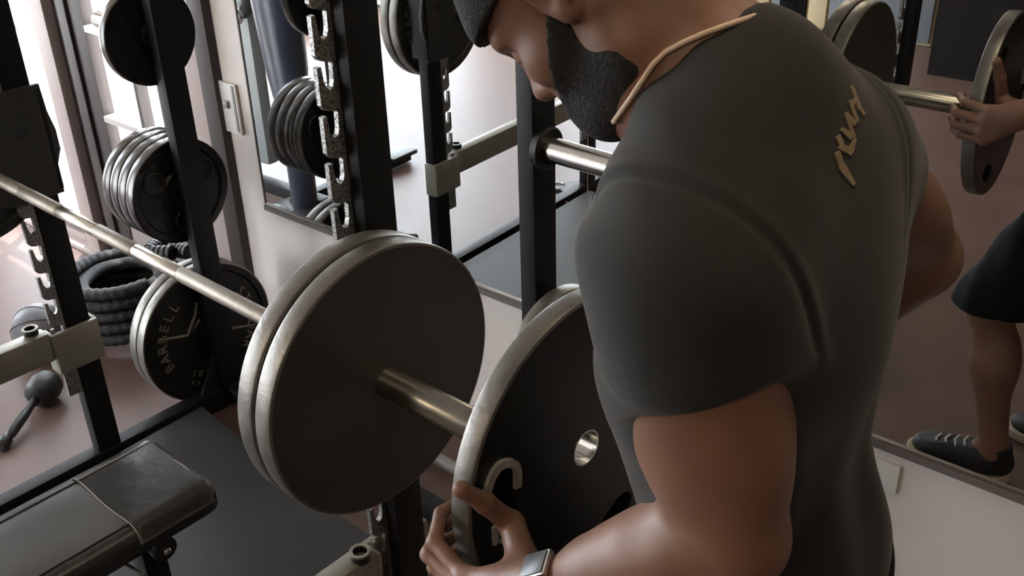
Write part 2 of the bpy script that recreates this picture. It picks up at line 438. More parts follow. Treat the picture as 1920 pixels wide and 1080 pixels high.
def shrub(name, label, c, rad, n, mats, seedn, h):
    rnd = random.Random(seedn)
    t = empty(name, label, 'plant', c)
    for mm in mats:
        bm = bmesh.new()
        for k in range(n):
            a = rnd.uniform(0, 2 * PI); el = rnd.uniform(0.1, 1.3); L = rnd.uniform(0.5, 1.0) * rad
            d = Vector((math.cos(a) * math.cos(el), math.sin(a) * math.cos(el), math.sin(el) * h))
            s = Vector(c) + d * (L * rnd.uniform(0.15, 0.7)); w = rnd.uniform(0.012, 0.03)
            side = d.cross(Vector((rnd.uniform(-1, 1), rnd.uniform(-1, 1), 1))).normalized() * w
            e = s + d * L * 0.5 + Vector((0, 0, -0.03)); m2 = (s + e) / 2 + Vector((0, 0, 0.015))
            vs = [bm.verts.new(p) for p in (s, m2 + side, e, m2 - side)]
            lo = bm.verts.new(m2 - Vector((0, 0, 0.004)))
            bm.faces.new((vs[0], vs[1], vs[2], vs[3]))
            bm.faces.new((vs[0], vs[3], lo)); bm.faces.new((vs[3], vs[2], lo)); bm.faces.new((vs[2], vs[1], lo)); bm.faces.new((vs[1], vs[0], lo))
        o = from_bm('foliage', bm, M[mm], t); o['kind'] = 'stuff'
    for k in range(5):
        a = rnd.uniform(0, 2 * PI)
        tube('stem', [c, Vector(c) + Vector((math.cos(a) * 0.1 * rad, math.sin(a) * 0.1 * rad, rad * 0.4 * h)), Vector(c) + Vector((math.cos(a) * 0.35 * rad, math.sin(a) * 0.35 * rad, rad * 0.75 * h))], [0.012, 0.009, 0.004], M['leaf_dry'], t, 6)
    return t
shrub('dry_shrub', 'dry brown and green shrub outside the glazed door', (-4.9, 2.75, -0.04), 0.85, 240, ['leaf_dry', 'leaf_green'], 3, 0.75)
shrub('green_bush', 'dusty green bush farther back against the garden wall', (-6.6, 4.6, -0.04), 1.3, 260, ['leaf_green'], 5, 1.0)

# ------------------------------------------------------------------ ceiling lamps
for i, (x, y, s, e) in enumerate(LAMP_SPOTS):
    t = empty('ceiling_light', ['warm square ceiling light in front of the cream cabinet', 'warm square ceiling light above the rear right of the room', 'small warm ceiling light above the lifter'][i], 'ceiling light', (x, y, CEIL - 0.05))
    box('frame', (x, y, CEIL - 0.02), (s + 0.06, s + 0.06, 0.04), M['lampcase'], t)
    box('diffuser', (x, y, CEIL - 0.045), (s, s, 0.012), M['lampglow'], t)
    ld = bpy.data.lights.new('lamp_light', 'AREA'); ld.shape = 'SQUARE'; ld.size = s; ld.energy = e; ld.color = LAMP_COLOR
    lo = bpy.data.objects.new('lamp_light', ld); COL.objects.link(lo); lo.location = (x, y, CEIL - 0.06)

# ------------------------------------------------------------------ power cage
XU = {'left': -1.45, 'right': -0.165}
YR, YM, YF = -0.33, -0.747, -1.70
TX, TY, ZT = 0.04, 0.068, 2.25
rack = empty('power_rack', 'black power rack with speckled grey notched strips in front of the mirror', 'rack', (-0.81, -0.9, 0))
P3 = 0.0775
def notch_poly(zlo, zhi, zref):
    """profile (d outwards, z) of the gun-rack strip; lips repeat every P3"""
    out = [(0.0, zlo), (0.038, zlo)]
    k = math.ceil((zlo + 0.075 - zref) / P3)
    z0 = zref + k * P3
    while z0 + 0.03 < zhi:
        out += [(0.038, z0), (0.030, z0 + 0.001), (0.0275, z0 - 0.022), (0.024, z0 - 0.033), (0.018, z0 - 0.038), (0.012, z0 - 0.034), (0.009, z0 - 0.024),
                (0.008, z0 + 0.002), (0.012, z0 + 0.006), (0.022, z0 + 0.007), (0.032, z0 + 0.011), (0.038, z0 + 0.019)]
        z0 += P3
    out += [(0.038, zhi), (0.0, zhi)]
    return out
def upright(side, y, strip=0):
    x = XU[side]
    u = box('upright', (x, y, ZT / 2), (TX, TY, ZT), M['rack'], rack, 0.004)
    if strip:
        yy = y + strip * TY / 2
        bm = bmesh.new()
        sx = -0.014 if side == 'right' else 0.014
        add_prism(bm, notch_poly(0.28, 2.05, 1.498), lambda a, b, t: Vector((x + sx + t, yy + strip * a, b)), -0.005, 0.005)
        bmesh.ops.triangulate(bm, faces=[f for f in bm.faces if len(f.verts) > 4])
        from_bm('notched_strip', bm, M['hammer'], u)
    return u
for side in ('left', 'right'):
    x = XU[side]
    ur = upright(side, YR); um = upright(side, YM, -1); uf = upright(side, YF, +1)
    base = box('base_beam', (x, -0.99, 0.035), (0.05, 1.66, 0.068), M['rack'], rack, 0.006)
    top = box('top_beam', (x, -1.015, ZT + 0.03), (0.05, 1.45, 0.06), M['rack'], rack, 0.006)
    for yb_ in (-0.20, -0.615, -1.50):
        lathe('bolt', (x + 0.026, yb_, 0.045), (1, 0, 0), [(0, 0.0), (0, 0.008), (0.007, 0.008), (0.010, 0.004), (0.010, 0)], M['chrome'], base, 10)
    # gussets at the feet of the rear upright
    prism('gusset', [(YR + 0.034, 0.07), (YR + 0.13, 0.07), (YR + 0.034, 0.22)], lambda a, b, t: Vector((x + t, a, b)), -0.006, 0.006, M['rack'], rack)
    prism('gusset', [(YR - 0.034, 0.07), (YR - 0.10, 0.07), (YR - 0.034, 0.18)], lambda a, b, t: Vector((x + t, a, b)), -0.006, 0.006, M['rack'], rack)
    # storage pegs outwards
    sg = -1 if side == 'left' else 1
    for z in (0.232, 0.706, 1.155):
        x0 = x + sg * TX / 2
        pg = lathe('storage_peg', (x0, YR - 0.005, z), (sg, 0, 0), [(0.0, 0.0), (0.0, 0.024), (0.30, 0.024), (0.304, 0.020), (0.304, 0.0)], M['chrome'], rack, 32)
        lathe('flange', (x0, YR - 0.005, z), (sg, 0, 0), [(0.0, 0.0245), (0.0, 0.040), (0.016, 0.042), (0.020, 0.038), (0.020, 0.0245)], M['rack'], pg, 32, True)
xc = (XU['left'] + XU['right']) / 2; xl = XU['right'] - XU['left'] - TX
for (y, z, hh) in ((YR, 0.05, 0.05), (YR, ZT - 0.03, 0.06), (YF, ZT - 0.03, 0.06)):
    box('cross_member', (xc, y, z), (xl, 0.05, hh), M['rack'], rack, 0.005)
tube('rear_floor_tube', [(XU['left'] + 0.02, -0.155, 0.03), (XU['right'] - 0.02, -0.155, 0.03)], 0.018, M['grey_plastic'], rack)
tube('pull_up_bar', [(XU['left'] + 0.02, YM, ZT - 0.03), (XU['right'] - 0.02, YM, ZT - 0.03)], 0.016, M['chrome'], rack)

# safety arms
def safety_arm(side, label):
    x = XU[side]; s = 1 if side == 'left' else -1      # s points to the inner side of the rack
    t = empty('safety_arm', label, 'safety arm', (x, YM, 0.42), 'safety arms of the rack')
    z0, z1 = 0.362, 0.482
    bm = bmesh.new()
    xi = x + s * (TX / 2 + 0.004)
    ya, yb_ = YM + TY / 2 + 0.012, YM - TY / 2 - 0.050
    # collar: channel round the inner, front and back faces
    add_box(bm, (xi + s * 0.006, (ya + yb_) / 2, (z0 + z1) / 2), (0.014, ya - yb_, z1 - z0), 0.004)
    add_box(bm, (x + s * 0.008, ya - 0.004, (z0 + z1) / 2), (0.046, 0.010, z1 - z0), 0.003)
    add_box(bm, (x + s * 0.008, yb_ + 0.004, (z0 + z1) / 2), (0.046, 0.010, z1 - z0), 0.003)
    sharp(from_bm('collar', bm, M['arm'], t), 40)
    box('arm_tube', (x + s * 0.006, (yb_ + YF + 0.04) / 2, 0.449), (0.048, abs(YF + 0.04 - yb_), 0.086), M['arm'], t, 0.010)
    cp = lathe('guide_sleeve', (x - s * 0.004, yb_ - 0.032, 0.488), (0, 0, 1), [(0, 0.014), (0, 0.0185), (0.018, 0.0185), (0.018, 0.014)], M['piping'], t, 20, True)
    lathe('sleeve_lip', (x - s * 0.004, yb_ - 0.032, 0.5055), (0, 0, 1), [(0, 0.0140), (0, 0.0205), (0.004, 0.0205), (0.004, 0.0140)], M['arm'], cp, 20, True)
    bm = bmesh.new()
    add_box(bm, (x + s * 0.006, YF + 0.038 + 0.02, 0.449), (0.056, 0.012, 0.11), 0.003)
    add_box(bm, (x + s * 0.034, YF + 0.02, 0.449), (0.010, 0.09, 0.11), 0.003)
    sharp(from_bm('end_bracket', bm, M['arm'], t), 40)
    return t
safety_arm('left', 'beige grey safety arm clamped to the left notched upright')
safety_arm('right', 'beige grey safety arm below the loaded plates, near bottom edge')

# bar hooks
def bar_hook(side, label, z0, z1):
    x = XU[side]; s = 1 if side == 'left' else -1
    t = empty('bar_hook', label, 'bar hook', (x, YM, 0.95), 'hooks that hold the barbell')
    bm = bmesh.new()
    xi = x + s * (TX / 2 + 0.002)
    yb_ = -0.93
    poly = [(YM + 0.048, z1), (YM + 0.052, z1 - 0.07), (YM + 0.062, z1 - 0.12), (YM + 0.062, z1 - 0.17), (YM + 0.045, z1 - 0.21), (YM + 0.045, z0), (-0.84, z0), (yb_ + 0.0, 0.895), (yb_ - 0.012, 0.93), (yb_ - 0.012, 0.99), (yb_ + 0.004, 0.995),
            (yb_ + 0.014, 0.985), (yb_ + 0.022, 0.962), (-0.8866, 0.9553), (-0.864, 0.962), (-0.848, 0.97), (-0.842, z1)]
    bm = bmesh.new()
    add_prism(bm, poly, lambda a, b, q: Vector((xi + s * q, a, b)), 0.0, 0.012)
    bmesh.ops.triangulate(bm, faces=[f for f in bm.faces if len(f.verts) > 4])
    from_bm('hook_plate', bm, M['hook'], t)
    box('back_plate', (x, YM + TY / 2 + 0.008, (z0 + z1) / 2), (TX + 0.03, 0.010, z1 - z0 - 0.02), M['rack'], t, 0.002)
    lathe('pin_hole', (xi + s * 0.0118, -0.768, z1 - 0.105), (s, 0, 0), [(0, 0.0), (0, 0.012), (0.001, 0.012), (0.001, 0.008), (-0.003, 0.007), (-0.003, 0)], M['piping'], t, 16)
bar_hook('left', 'black bar hook with a round hole on the left notched upright', 0.85, 1.13)
bar_hook('right', 'black bar hook hidden behind the two loaded plates', 0.87, 1.05)

# ------------------------------------------------------------------ barbell
YB_, ZB_ = -0.8866, 0.97
bar = empty('barbell', 'long steel barbell resting in the rack with plates on it', 'barbell', (-0.8, YB_, ZB_))
KN = [(-1.47, -1.20, True), (-1.20, -1.031, True), (-1.031, -0.877, False), (-0.877, -0.731, True), (-0.731, -0.572, False), (-0.572, -0.115, True)]
for a, b, kn in KN:
    r = 0.0150 if kn else 0.0143
    lathe('knurled_grip' if kn else 'shaft', (a, YB_, ZB_), (1, 0, 0), [(0, 0), (0, r - 0.001), (0.002, r), (b - a - 0.002, r), (b - a, r - 0.001), (b - a, 0)], M['bar_steel'] if kn else M['shaft'], bar, 32)
for nm, xa, xb in (('sleeve', -0.112, 0.322), ('sleeve', -1.483, -1.93)):
    s = 1 if xb > xa else -1; L = abs(xb - xa)
    sl = lathe(nm, (xa, YB_, ZB_), (s, 0, 0), [(0, 0), (0, 0.025), (L - 0.008, 0.025), (L - 0.005, 0.023), (L, 0.0215), (L, 0.017), (L - 0.004, 0.016), (L - 0.004, 0)], M['sleeve'], bar, 48)
    lathe('collar', (xa, YB_, ZB_), (s, 0, 0), [(0.0, 0.0252), (0.0, 0.036), (0.003, 0.039), (0.020, 0.039), (0.023, 0.036), (0.023, 0.0252)], M['sleeve'], sl, 40, True)

# ------------------------------------------------------------------ weight plates
def plate(name, label, c, r, th, face, rim, group=None, hole=0.0255, letters=None, grips=False, rot=0.0, n=None, seg=96):
    """plate whose +X (or n) face is centred at c; thickness goes to -n"""
    t = empty(name, label, 'weight plate', c, group)
    c = Vector(c); n = Vector(n or (1, 0, 0)).normalized()
    up = Vector((0, 0, 1)); ry = (up - n * up.dot(n)).normalized(); rx = ry.cross(n).normalized() * 1.0   # rx -> +Y for n=+X
    rc = r - 0.005
    if letters or grips:
        wb = 0.007
        prof = [(-th, hole), (-th, rc), (0, rc), (0, r - 0.022), (-wb, r - 0.028), (-wb, 0.062), (-0.001, 0.055), (-0.001, hole)]
    else:
        prof = [(-th, hole), (-th, rc), (0, rc), (0, hole)]
    lathe('disc', c, n, prof, M[face], t, seg, True, 30)
    lathe('rim', c, n, [(-th, rc + 0.0002), (-th, r - 0.004), (-th + 0.0015, r - 0.001), (-th + 0.004, r), (-0.004, r), (-0.0015, r - 0.001), (0, r - 0.004), (0.0003, rc + 0.0002)], M[rim], t, seg, True, 25)
    def face_m(ang, rad, depth, turn):
        # text placed at angle ang (from rx, ccw seen from +n), letter tops outwards
        p = c + (rx * math.cos(ang) + ry * math.sin(ang)) * rad + n * depth
        upv = (rx * math.cos(ang) + ry * math.sin(ang)) if turn else -(rx * math.cos(ang) + ry * math.sin(ang))
        xv = upv.cross(n)
        mm = Matrix((xv, upv, n)).transposed().to_4x4(); mm.translation = p
        return mm
    if letters:
        bm = bmesh.new()
        for (s, a0, da, rad, size) in letters:
            for k, ch in enumerate(s):
                if ch == ' ': continue
                add_text(bm, ch, size, 0.0022, face_m(rot + a0 - k * da, rad, -0.0062, True))
        # bar emblem: slanted raised bar with curved arm
        for ang, flip in ((2.9, 1), (2.9 + PI, 1)):
            q0 = c + (rx * math.cos(rot + ang) + ry * math.sin(rot + ang)) * 0.17 - n * 0.006
            q1 = c + (rx * math.cos(rot + ang) + ry * math.sin(rot + ang)) * 0.075 - n * 0.006
            q2 = c + (rx * math.cos(rot + ang - 0.9) + ry * math.sin(rot + ang - 0.9)) * 0.085 - n * 0.006
            q3 = c + (rx * math.cos(rot + ang - 1.1) + ry * math.sin(rot + ang - 1.1)) * 0.115 - n * 0.006
            tube('raised_emblem', [q0, q1, (q1 + q2) * 0.5, q2, q3], [0.003, 0.006, 0.006, 0.005, 0.003], M['letter'], t, 6)
        lo_ = from_bm('raised_lettering', bm, M['letter'], t); lo_['kind'] = 'stuff'
    if grips:
        for k in range(3):
            a = rot + k * 2 * PI / 3
            p = c + (rx * math.cos(a) + ry * math.sin(a)) * (r * 0.58) - n * 0.0075
            lathe('grip_pocket', p, n, [(0.0, 0.018), (0.0, 0.034), (0.004, 0.036), (0.007, 0.034), (0.006, 0.030), (0.0, 0.026), (-0.001, 0.018)], M[rim], t, 24, True)
    return t, rx, ry, n

LET = [('BARBELL', 3.55, 0.215, 0.158, 0.046), ('STANDARD', 0.62, 0.21, 0.158, 0.046), ('45 LBS', -1.25, 0.17, 0.135, 0.030), ('20.4 KG', -1.28, 0.13, 0.165, 0.018)]
GB = 'plates loaded on the barbell'; GS = 'plates stored on the rack pegs'
plate('weight_plate', 'outer of two large worn iron plates loaded beside bare sleeve', (0.0, YB_, ZB_), 0.225, 0.036, 'plate_face', 'plate_rim', GB)
plate('weight_plate', 'inner of two large worn iron plates loaded behind the outer one', (-0.042, YB_, ZB_), 0.225, 0.036, 'plate_face', 'plate_rim', GB)
plate('weight_plate', 'lettered iron plate on far barbell end, seen in the mirror', (-1.51, YB_, ZB_), 0.225, 0.036, 'plate_face', 'plate_rim', GB, letters=LET, rot=0.4)
plate('weight_plate', 'outermost iron plate on far barbell end, rim seen in mirror', (-1.552, YB_, ZB_), 0.225, 0.036, 'plate_face', 'plate_rim', GB)
YS = YR - 0.008
plate('weight_plate', 'lettered iron plate on the lowest peg of the left rear upright', (-1.493, YS, 0.2335), 0.225, 0.036, 'plate_black', 'plate_rim', GS, letters=LET, rot=-0.05)
plate('weight_plate', 'plain iron plate behind the lettered plate on the lowest left peg', (-1.533, YS, 0.2335), 0.225, 0.036, 'plate_black', 'plate_rim', GS)
NTH = ['front', 'second', 'third', 'rearmost']
for k in range(4):
    plate('weight_plate', NTH[k] + ' small black plate in the stack of four on the middle left peg', (-1.495 - k * 0.041, YS, 0.7035), 0.155, 0.038, 'plate_black', 'plate_blackrim', GS, grips=(k == 0), rot=0.5)
plate('weight_plate', 'single small black plate on the highest left peg', (-1.497, YS, 1.1525), 0.135, 0.030, 'plate_black', 'plate_blackrim', GS)
plate('weight_plate', 'small worn plate on middle right peg, partly behind the held plate', (-0.090, YS, 0.7035), 0.153, 0.034, 'plate_face', 'plate_rim', GS)

# ------------------------------------------------------------------ held plate with grip holes
HC = Vector((0.3653, -0.8549, 0.9996)); HN = Vector((0.9990, -0.0224, 0.0297)).normalized(); HTH = 0.033; HR = 0.225
hup = Vector((0, 0, 1)); HV = (hup - HN * hup.dot(HN)).normalized(); HU = HV.cross(HN).normalized()
def hp(a, b, d=0.0):
    """point on the held plate: a along +Y-ish, b up, d out of the +X face"""
    return HC + HU * a + HV * b + HN * d
held = empty('weight_plate', 'large iron grip plate held in both hands by the lifter', 'weight plate', HC, GB)
bm = bmesh.new()
add_lathe(bm, HC, HN, [(-HTH, 0.0265), (-HTH, HR - 0.005), (0, HR - 0.005), (0, 0.0265)], 128, True)
disc = from_bm('disc', bm, M['plate_black'], held)
cut_bm = bmesh.new()
GR_R, GR_L, GR_W = 0.170, 0.040, 0.023
def grip_outline(ang, grow=0.0, n=28):
    er = Vector((math.cos(ang), math.sin(ang))); et = Vector((-er.y, er.x)); out = []
    for k in range(n):
        th = 2 * PI * k / n
        cx_, sy_ = math.cos(th), math.sin(th)
        ax = math.copysign(abs(cx_) ** 0.8, cx_) * (GR_L + grow); ay = math.copysign(abs(sy_) ** 0.8, sy_) * (GR_W + grow)
        aa = ax / GR_R
        rr = GR_R + ay
        q = Vector((math.cos(ang + aa), math.sin(ang + aa))) * rr
        out.append((q.x, q.y))
    return out
GA = [math.radians(172), math.radians(52), math.radians(292)]
for a in GA:
    add_prism(cut_bm, grip_outline(a), lambda p, q, t: hp(p, q, t), -0.022, 0.02)
bmesh.ops.recalc_face_normals(cut_bm, faces=cut_bm.faces)
cme = bpy.data.meshes.new('cut'); cut_bm.to_mesh(cme); cut_bm.free()
cob = bpy.data.objects.new('cut', cme); COL.objects.link(cob)
md = disc.modifiers.new('b', 'BOOLEAN'); md.operation = 'DIFFERENCE'; md.object = cob; md.solver = 'EXACT'
bpy.context.view_layer.update()
dg = bpy.context.evaluated_depsgraph_get()
nme = bpy.data.meshes.new_from_object(disc.evaluated_get(dg)); disc.modifiers.clear(); disc.data = nme
bpy.data.objects.remove(cob); bpy.data.meshes.remove(cme)
sharp(disc, 30)
lathe('rim', HC, HN, [(-HTH, HR - 0.0048), (-HTH, HR - 0.004), (-HTH + 0.0015, HR - 0.001), (-HTH + 0.004, HR), (-0.004, HR), (-0.0015, HR - 0.001), (0, HR - 0.004), (0.0003, HR - 0.0048)], M['plate_rim'], held, 128, True, 25)
lathe('hub_bush', HC, HN, [(-HTH - 0.001, 0.0245), (-HTH - 0.001, 0.0264), (0.001, 0.0264), (0.001, 0.0245)], M['chrome'], held, 48, True, 30)
bm = bmesh.new()
ol = grip_outline(GA[0], 0.011, 40); oi = grip_outline(GA[0], -0.0, 40)
for rng in (range(9, 31), ):
    prev = None
    for k in rng:
        a0, b0 = oi[k % 40]; a1, b1 = ol[k % 40]
        ring = [bm.verts.new(hp(a0, b0, 0.0)), bm.verts.new(hp(a0, b0, 0.006)), bm.verts.new(hp(a1, b1, 0.006)), bm.verts.new(hp(a1, b1, 0.0))]
        if prev:
            for i in range(4): bm.faces.new((prev[i], prev[(i + 1) % 4], ring[(i + 1) % 4], ring[i]))
        else: bm.faces.new(ring)
        prev = ring
    bm.faces.new(prev)
sharp(from_bm('raised_grip_edge', bm, M['letter_worn'], held), 50)
bm = bmesh.new()
for (a, b, w, h) in ((-0.183, -0.030, 0.010, 0.030), (-0.165, -0.048, 0.018, 0.008), (-0.150, -0.060, 0.008, 0.022)):
    add_box(bm, hp(a, b, 0.001), (0.006, w, h), 0.002, Matrix((HN, HU, HV)).transposed())
from_bm('raised_mark', bm, M['letter_worn'], held)

# ------------------------------------------------------------------ bench
BX, BY1, BZ = -0.742, -0.876, 0.452
bench = empty('flat_bench', 'black vinyl flat bench with clear plastic wrap on its end', 'bench', (BX, -1.45, 0))
BL = 1.2
def rounded_pad(w, y0, y1, z0, z1, r_side, n=8, rc=0.035):
    """pad: rounded-rectangle plan with a rounded top edge"""
    bm = bmesh.new(); rings = []
    levels = [(0.012, z0), (0.0, z0 + 0.012)]
    for k in range(n + 1):
        a = k / n * PI / 2
        levels.append((r_side * (1 - math.cos(a)), z1 - r_side + r_side * math.sin(a)))
    for ins, z in levels:
        ring = []
        hw = w / 2 - ins; ya, yb_ = y0 + ins, y1 - ins; rr = max(0.008, rc - ins * 0.5)
        for (cx_, cy_, a0) in ((BX + hw - rr, yb_ - rr, 0), (BX - hw + rr, yb_ - rr, PI / 2), (BX - hw + rr, ya + rr, PI), (BX + hw - rr, ya + rr, 1.5 * PI)):
            for j in range(6):
                a = a0 + j / 5 * PI / 2
                ring.append(bm.verts.new((cx_ + rr * math.cos(a), cy_ + rr * math.sin(a), z)))
        rings.append(ring)
    for a, b in zip(rings, rings[1:]):
        m = len(a)
        for k in range(m): bm.faces.new((a[k], a[(k + 1) % m], b[(k + 1) % m], b[k]))
    bm.faces.new(rings[0][::-1]); bm.faces.new(rings[-1])
    return bm
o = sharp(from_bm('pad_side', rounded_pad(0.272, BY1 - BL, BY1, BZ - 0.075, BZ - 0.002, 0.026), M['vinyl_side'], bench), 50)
# top cover: slightly proud panel, domed
bm = bmesh.new(); nx, ny = 12, 40; g = []
for i in range(nx + 1):
    row = []
    for j in range(ny + 1):
        u = i / nx * 2 - 1; v = j / ny
        x = BX + u * 0.104; y = BY1 - 0.026 - v * (BL - 0.05)
        z = BZ - 0.0015 + 0.0045 * (1 - abs(u) ** 4) * (1 - (abs(v * 2 - 1)) ** 30) + 0.0008 * math.sin(v * 47 + u * 2) * (1 - u * u)
        row.append(bm.verts.new((x, y, z)))
    g.append(row)
for i in range(nx):
    for j in range(ny):
        bm.faces.new((g[i][j], g[i + 1][j], g[i + 1][j + 1], g[i][j + 1]))
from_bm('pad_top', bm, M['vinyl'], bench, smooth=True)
tube('piping', [(BX + 0.105, BY1 - 0.02 - BL * k / 30 * 0.96, BZ - 0.001) for k in range(31)], 0.0022, M['piping'], bench, 6)
tube('piping', [(BX - 0.105, BY1 - 0.02 - BL * k / 30 * 0.96, BZ - 0.001) for k in range(31)], 0.0022, M['piping'], bench, 6)
# plastic wrap round the last 18 cm
bm = bmesh.new(); g = []
nx, ny = 26, 14
prof = []
for i in range(nx + 1):
    u = i / nx * 2 - 1
    if abs(u) < 0.78: prof.append((BX + u / 0.78 * 0.116, BZ + 0.0048 - 0.003 * (abs(u) / 0.78) ** 4))
    else:
        k = (abs(u) - 0.78) / 0.22; a = k * PI / 2
        prof.append((BX + math.copysign(0.116 + 0.023 * math.sin(a), u), BZ + 0.0018 - 0.028 * (1 - math.cos(a)) - 0.012 * k))
for j in range(ny + 1):
    y = BY1 - 0.022 - 0.178 * j / ny
    g.append([bm.verts.new((x, y + 0.0025 * math.sin(i * 0.3) * (j == ny), z)) for i, (x, z) in enumerate(prof)])
for j in range(ny):
    for i in range(nx): bm.faces.new((g[j][i], g[j][i + 1], g[j + 1][i + 1], g[j + 1][i]))
bmesh.ops.solidify(bm, geom=list(bm.faces), thickness=0.0006)
wrap = from_bm('plastic_wrap', bm, M['tape'], bench, smooth=True)
tube('wrap_edge_and_glint', [(x, BY1 - 0.2005 + 0.0025 * math.sin(i * 0.3), z + 0.0006) for i, (x, z) in enumerate(prof)], 0.0008, M['seam'], wrap, 6)
tube('wrap_edge_and_glint', [(x, BY1 - 0.024 + 0.0008 * math.sin(i * 0.9), z + 0.0004) for i, (x, z) in enumerate(prof) if 12 < i < 19], 0.0007, M['seam'], wrap, 6)
tube('wrap_edge_and_glint', [(prof[4][0], BY1 - 0.022 - 0.178 * j / 12, prof[4][1] + 0.0008) for j in range(13)], 0.0014, M['seam'], wrap, 6)  # pale line painting the white highlight along the wrap's far side
box('spine_tube', (BX, BY1 - 0.62, BZ - 0.115), (0.06, 1.0, 0.06), M['rack'], bench, 0.006)
for y in (BY1 - 0.13, BY1 - 1.07):
    box('cross_foot', (BX, y, 0.03), (0.40, 0.05, 0.05), M['rack'], bench, 0.006)
    box('leg', (BX, y, 0.19), (0.055, 0.055, 0.29), M['rack'], bench, 0.005)
    for sx in (-1, 1):
        box('foot_cap', (BX + sx * 0.21, y, 0.028), (0.03, 0.056, 0.056), M['letter_worn'] if y > -1.2 else M['rubber'], bench, 0.006)
hb = lathe('hinge_knuckle', (BX + 0.09, BY1 - 0.145, BZ - 0.10), (1, 0, 0), [(0, 0), (0, 0.026), (0.03, 0.028), (0.034, 0.022), (0.034, 0)], M['rack'], bench, 24)
lathe('hinge_bolt', (BX + 0.124, BY1 - 0.145, BZ - 0.10), (1, 0, 0), [(0, 0), (0, 0.009), (0.006, 0.009), (0.009, 0.005), (0.009, 0)], M['chrome'], hb, 12)
box('hinge_bracket', (BX + 0.07, BY1 - 0.145, BZ - 0.088), (0.05, 0.05, 0.03), M['rack'], bench, 0.003)
tube('pop_pin', [(BX + 0.075, BY1 - 0.22, BZ - 0.11), (BX + 0.12, BY1 - 0.20, BZ - 0.13)], 0.004, M['chrome'], bench, 8)

# ------------------------------------------------------------------ floor mat
mt = prism('floor_mat', [(-1.415, -0.455), (-1.16, -0.480), (-0.70, -0.510), (-0.20, -0.515), (-0.20, -1.62), (-1.40, -1.64), (-1.40, -0.80)], lambda a, b, t: Vector((a, b, t)), 0.002, 0.058, M['mat'])
tag(mt, 'thick black rubber mat on the floor under the bench', 'floor mat')

# ------------------------------------------------------------------ things on the far floor
rope = empty('rope_coil', 'stacked coil of thick black rope on the floor behind left upright', 'rope', (-2.10, -0.29, 0))
bm = bmesh.new()
pts = []; rad = []
turns = 5; nn = 150
for k in range(turns * nn + 1):
    a = 2 * PI * k / nn
    z = 0.022 + 0.043 * k / nn
    pts.append((-2.10 + 0.175 * math.cos(a), -0.29 + 0.175 * math.sin(a), z)); rad.append(0.0222 + 0.0016 * math.sin(k * 1.6))
add_tube(bm, pts, rad, 12)
pts2 = [(-2.10 + 0.128 * math.cos(2 * PI * k / 40), -0.29 + 0.128 * math.sin(2 * PI * k / 40), 0.195 + 0.0015 * math.sin(k)) for k in range(40)]
add_tube(bm, pts2, 0.0225, 12, closed=True)
from_bm('coiled_rope', bm, M['rope'], rope, smooth=True)
for (x, y, L, ang, z) in ((-2.02, -0.17, 0.10, 0.5, 0.275), (-1.98, -0.115, 0.09, 0.2, 0.275), (-2.08, -0.15, 0.075, 2.0, 0.278)):
    d = Vector((math.cos(ang), math.sin(ang), 0.1)).normalized()
    prof = [(0, 0.0), (0, 0.022)]
    for k in range(5): prof += [(L * (k + 0.1) / 5, 0.027), (L * (k + 0.75) / 5, 0.027), (L * (k + 0.9) / 5, 0.022)]
    prof += [(L, 0.024), (L, 0.0)]
    lathe('rope_end_sleeve', Vector((x, y, z)) - d * L / 2, d, prof, M['rubber'], rope, 16)

ball = empty('medicine_ball', 'grey seamed ball on the floor left of the rope coil', 'ball', (-2.19, -0.568, 0))
bm = bmesh.new(); bmesh.ops.create_uvsphere(bm, u_segments=32, v_segments=20, radius=0.09)
bmesh.ops.translate(bm, verts=bm.verts, vec=(-2.19, -0.568, 0.09))
from_bm('ball_skin', bm, M['greyball'], ball, smooth=True)
for tilt in (0.5, 1.6, 2.6):
    R_ = Matrix.Rotation(tilt, 3, 'X') @ Matrix.Rotation(0.7, 3, 'Y')
    tube('seam', [Vector((-2.19, -0.568, 0.09)) + R_ @ Vector((0.0905 * math.cos(2 * PI * k / 40), 0.0905 * math.sin(2 * PI * k / 40), 0)) for k in range(40)], 0.0018, M['piping'], ball, 5, True)

club = empty('hand_weight', 'black round-headed weight with slim handle lying on brown floor', 'weight', (-1.87, -0.75, 0))
hd = Vector((-1.895, -0.715, 0.052)); tl = Vector((-1.772, -0.905, 0.020)); dd = (tl - hd).normalized()
lathe('head', hd - dd * 0.045, dd, [(0, 0.0), (0, 0.035), (0.008, 0.046), (0.03, 0.051), (0.06, 0.051), (0.082, 0.045), (0.092, 0.032), (0.094, 0.0)], M['rubber'], club, 28)
LH = (tl - hd).length
lathe('handle', hd + dd * 0.04, dd, [(0, 0), (0, 0.014), (LH * 0.2, 0.011), (LH * 0.35, 0.0145), (LH * 0.7, 0.016), (LH * 0.78, 0.011), (LH * 0.8, 0.019), (LH * 0.92, 0.020), (LH * 0.96, 0.015), (LH * 0.96, 0)], M['rubber'], club, 18)

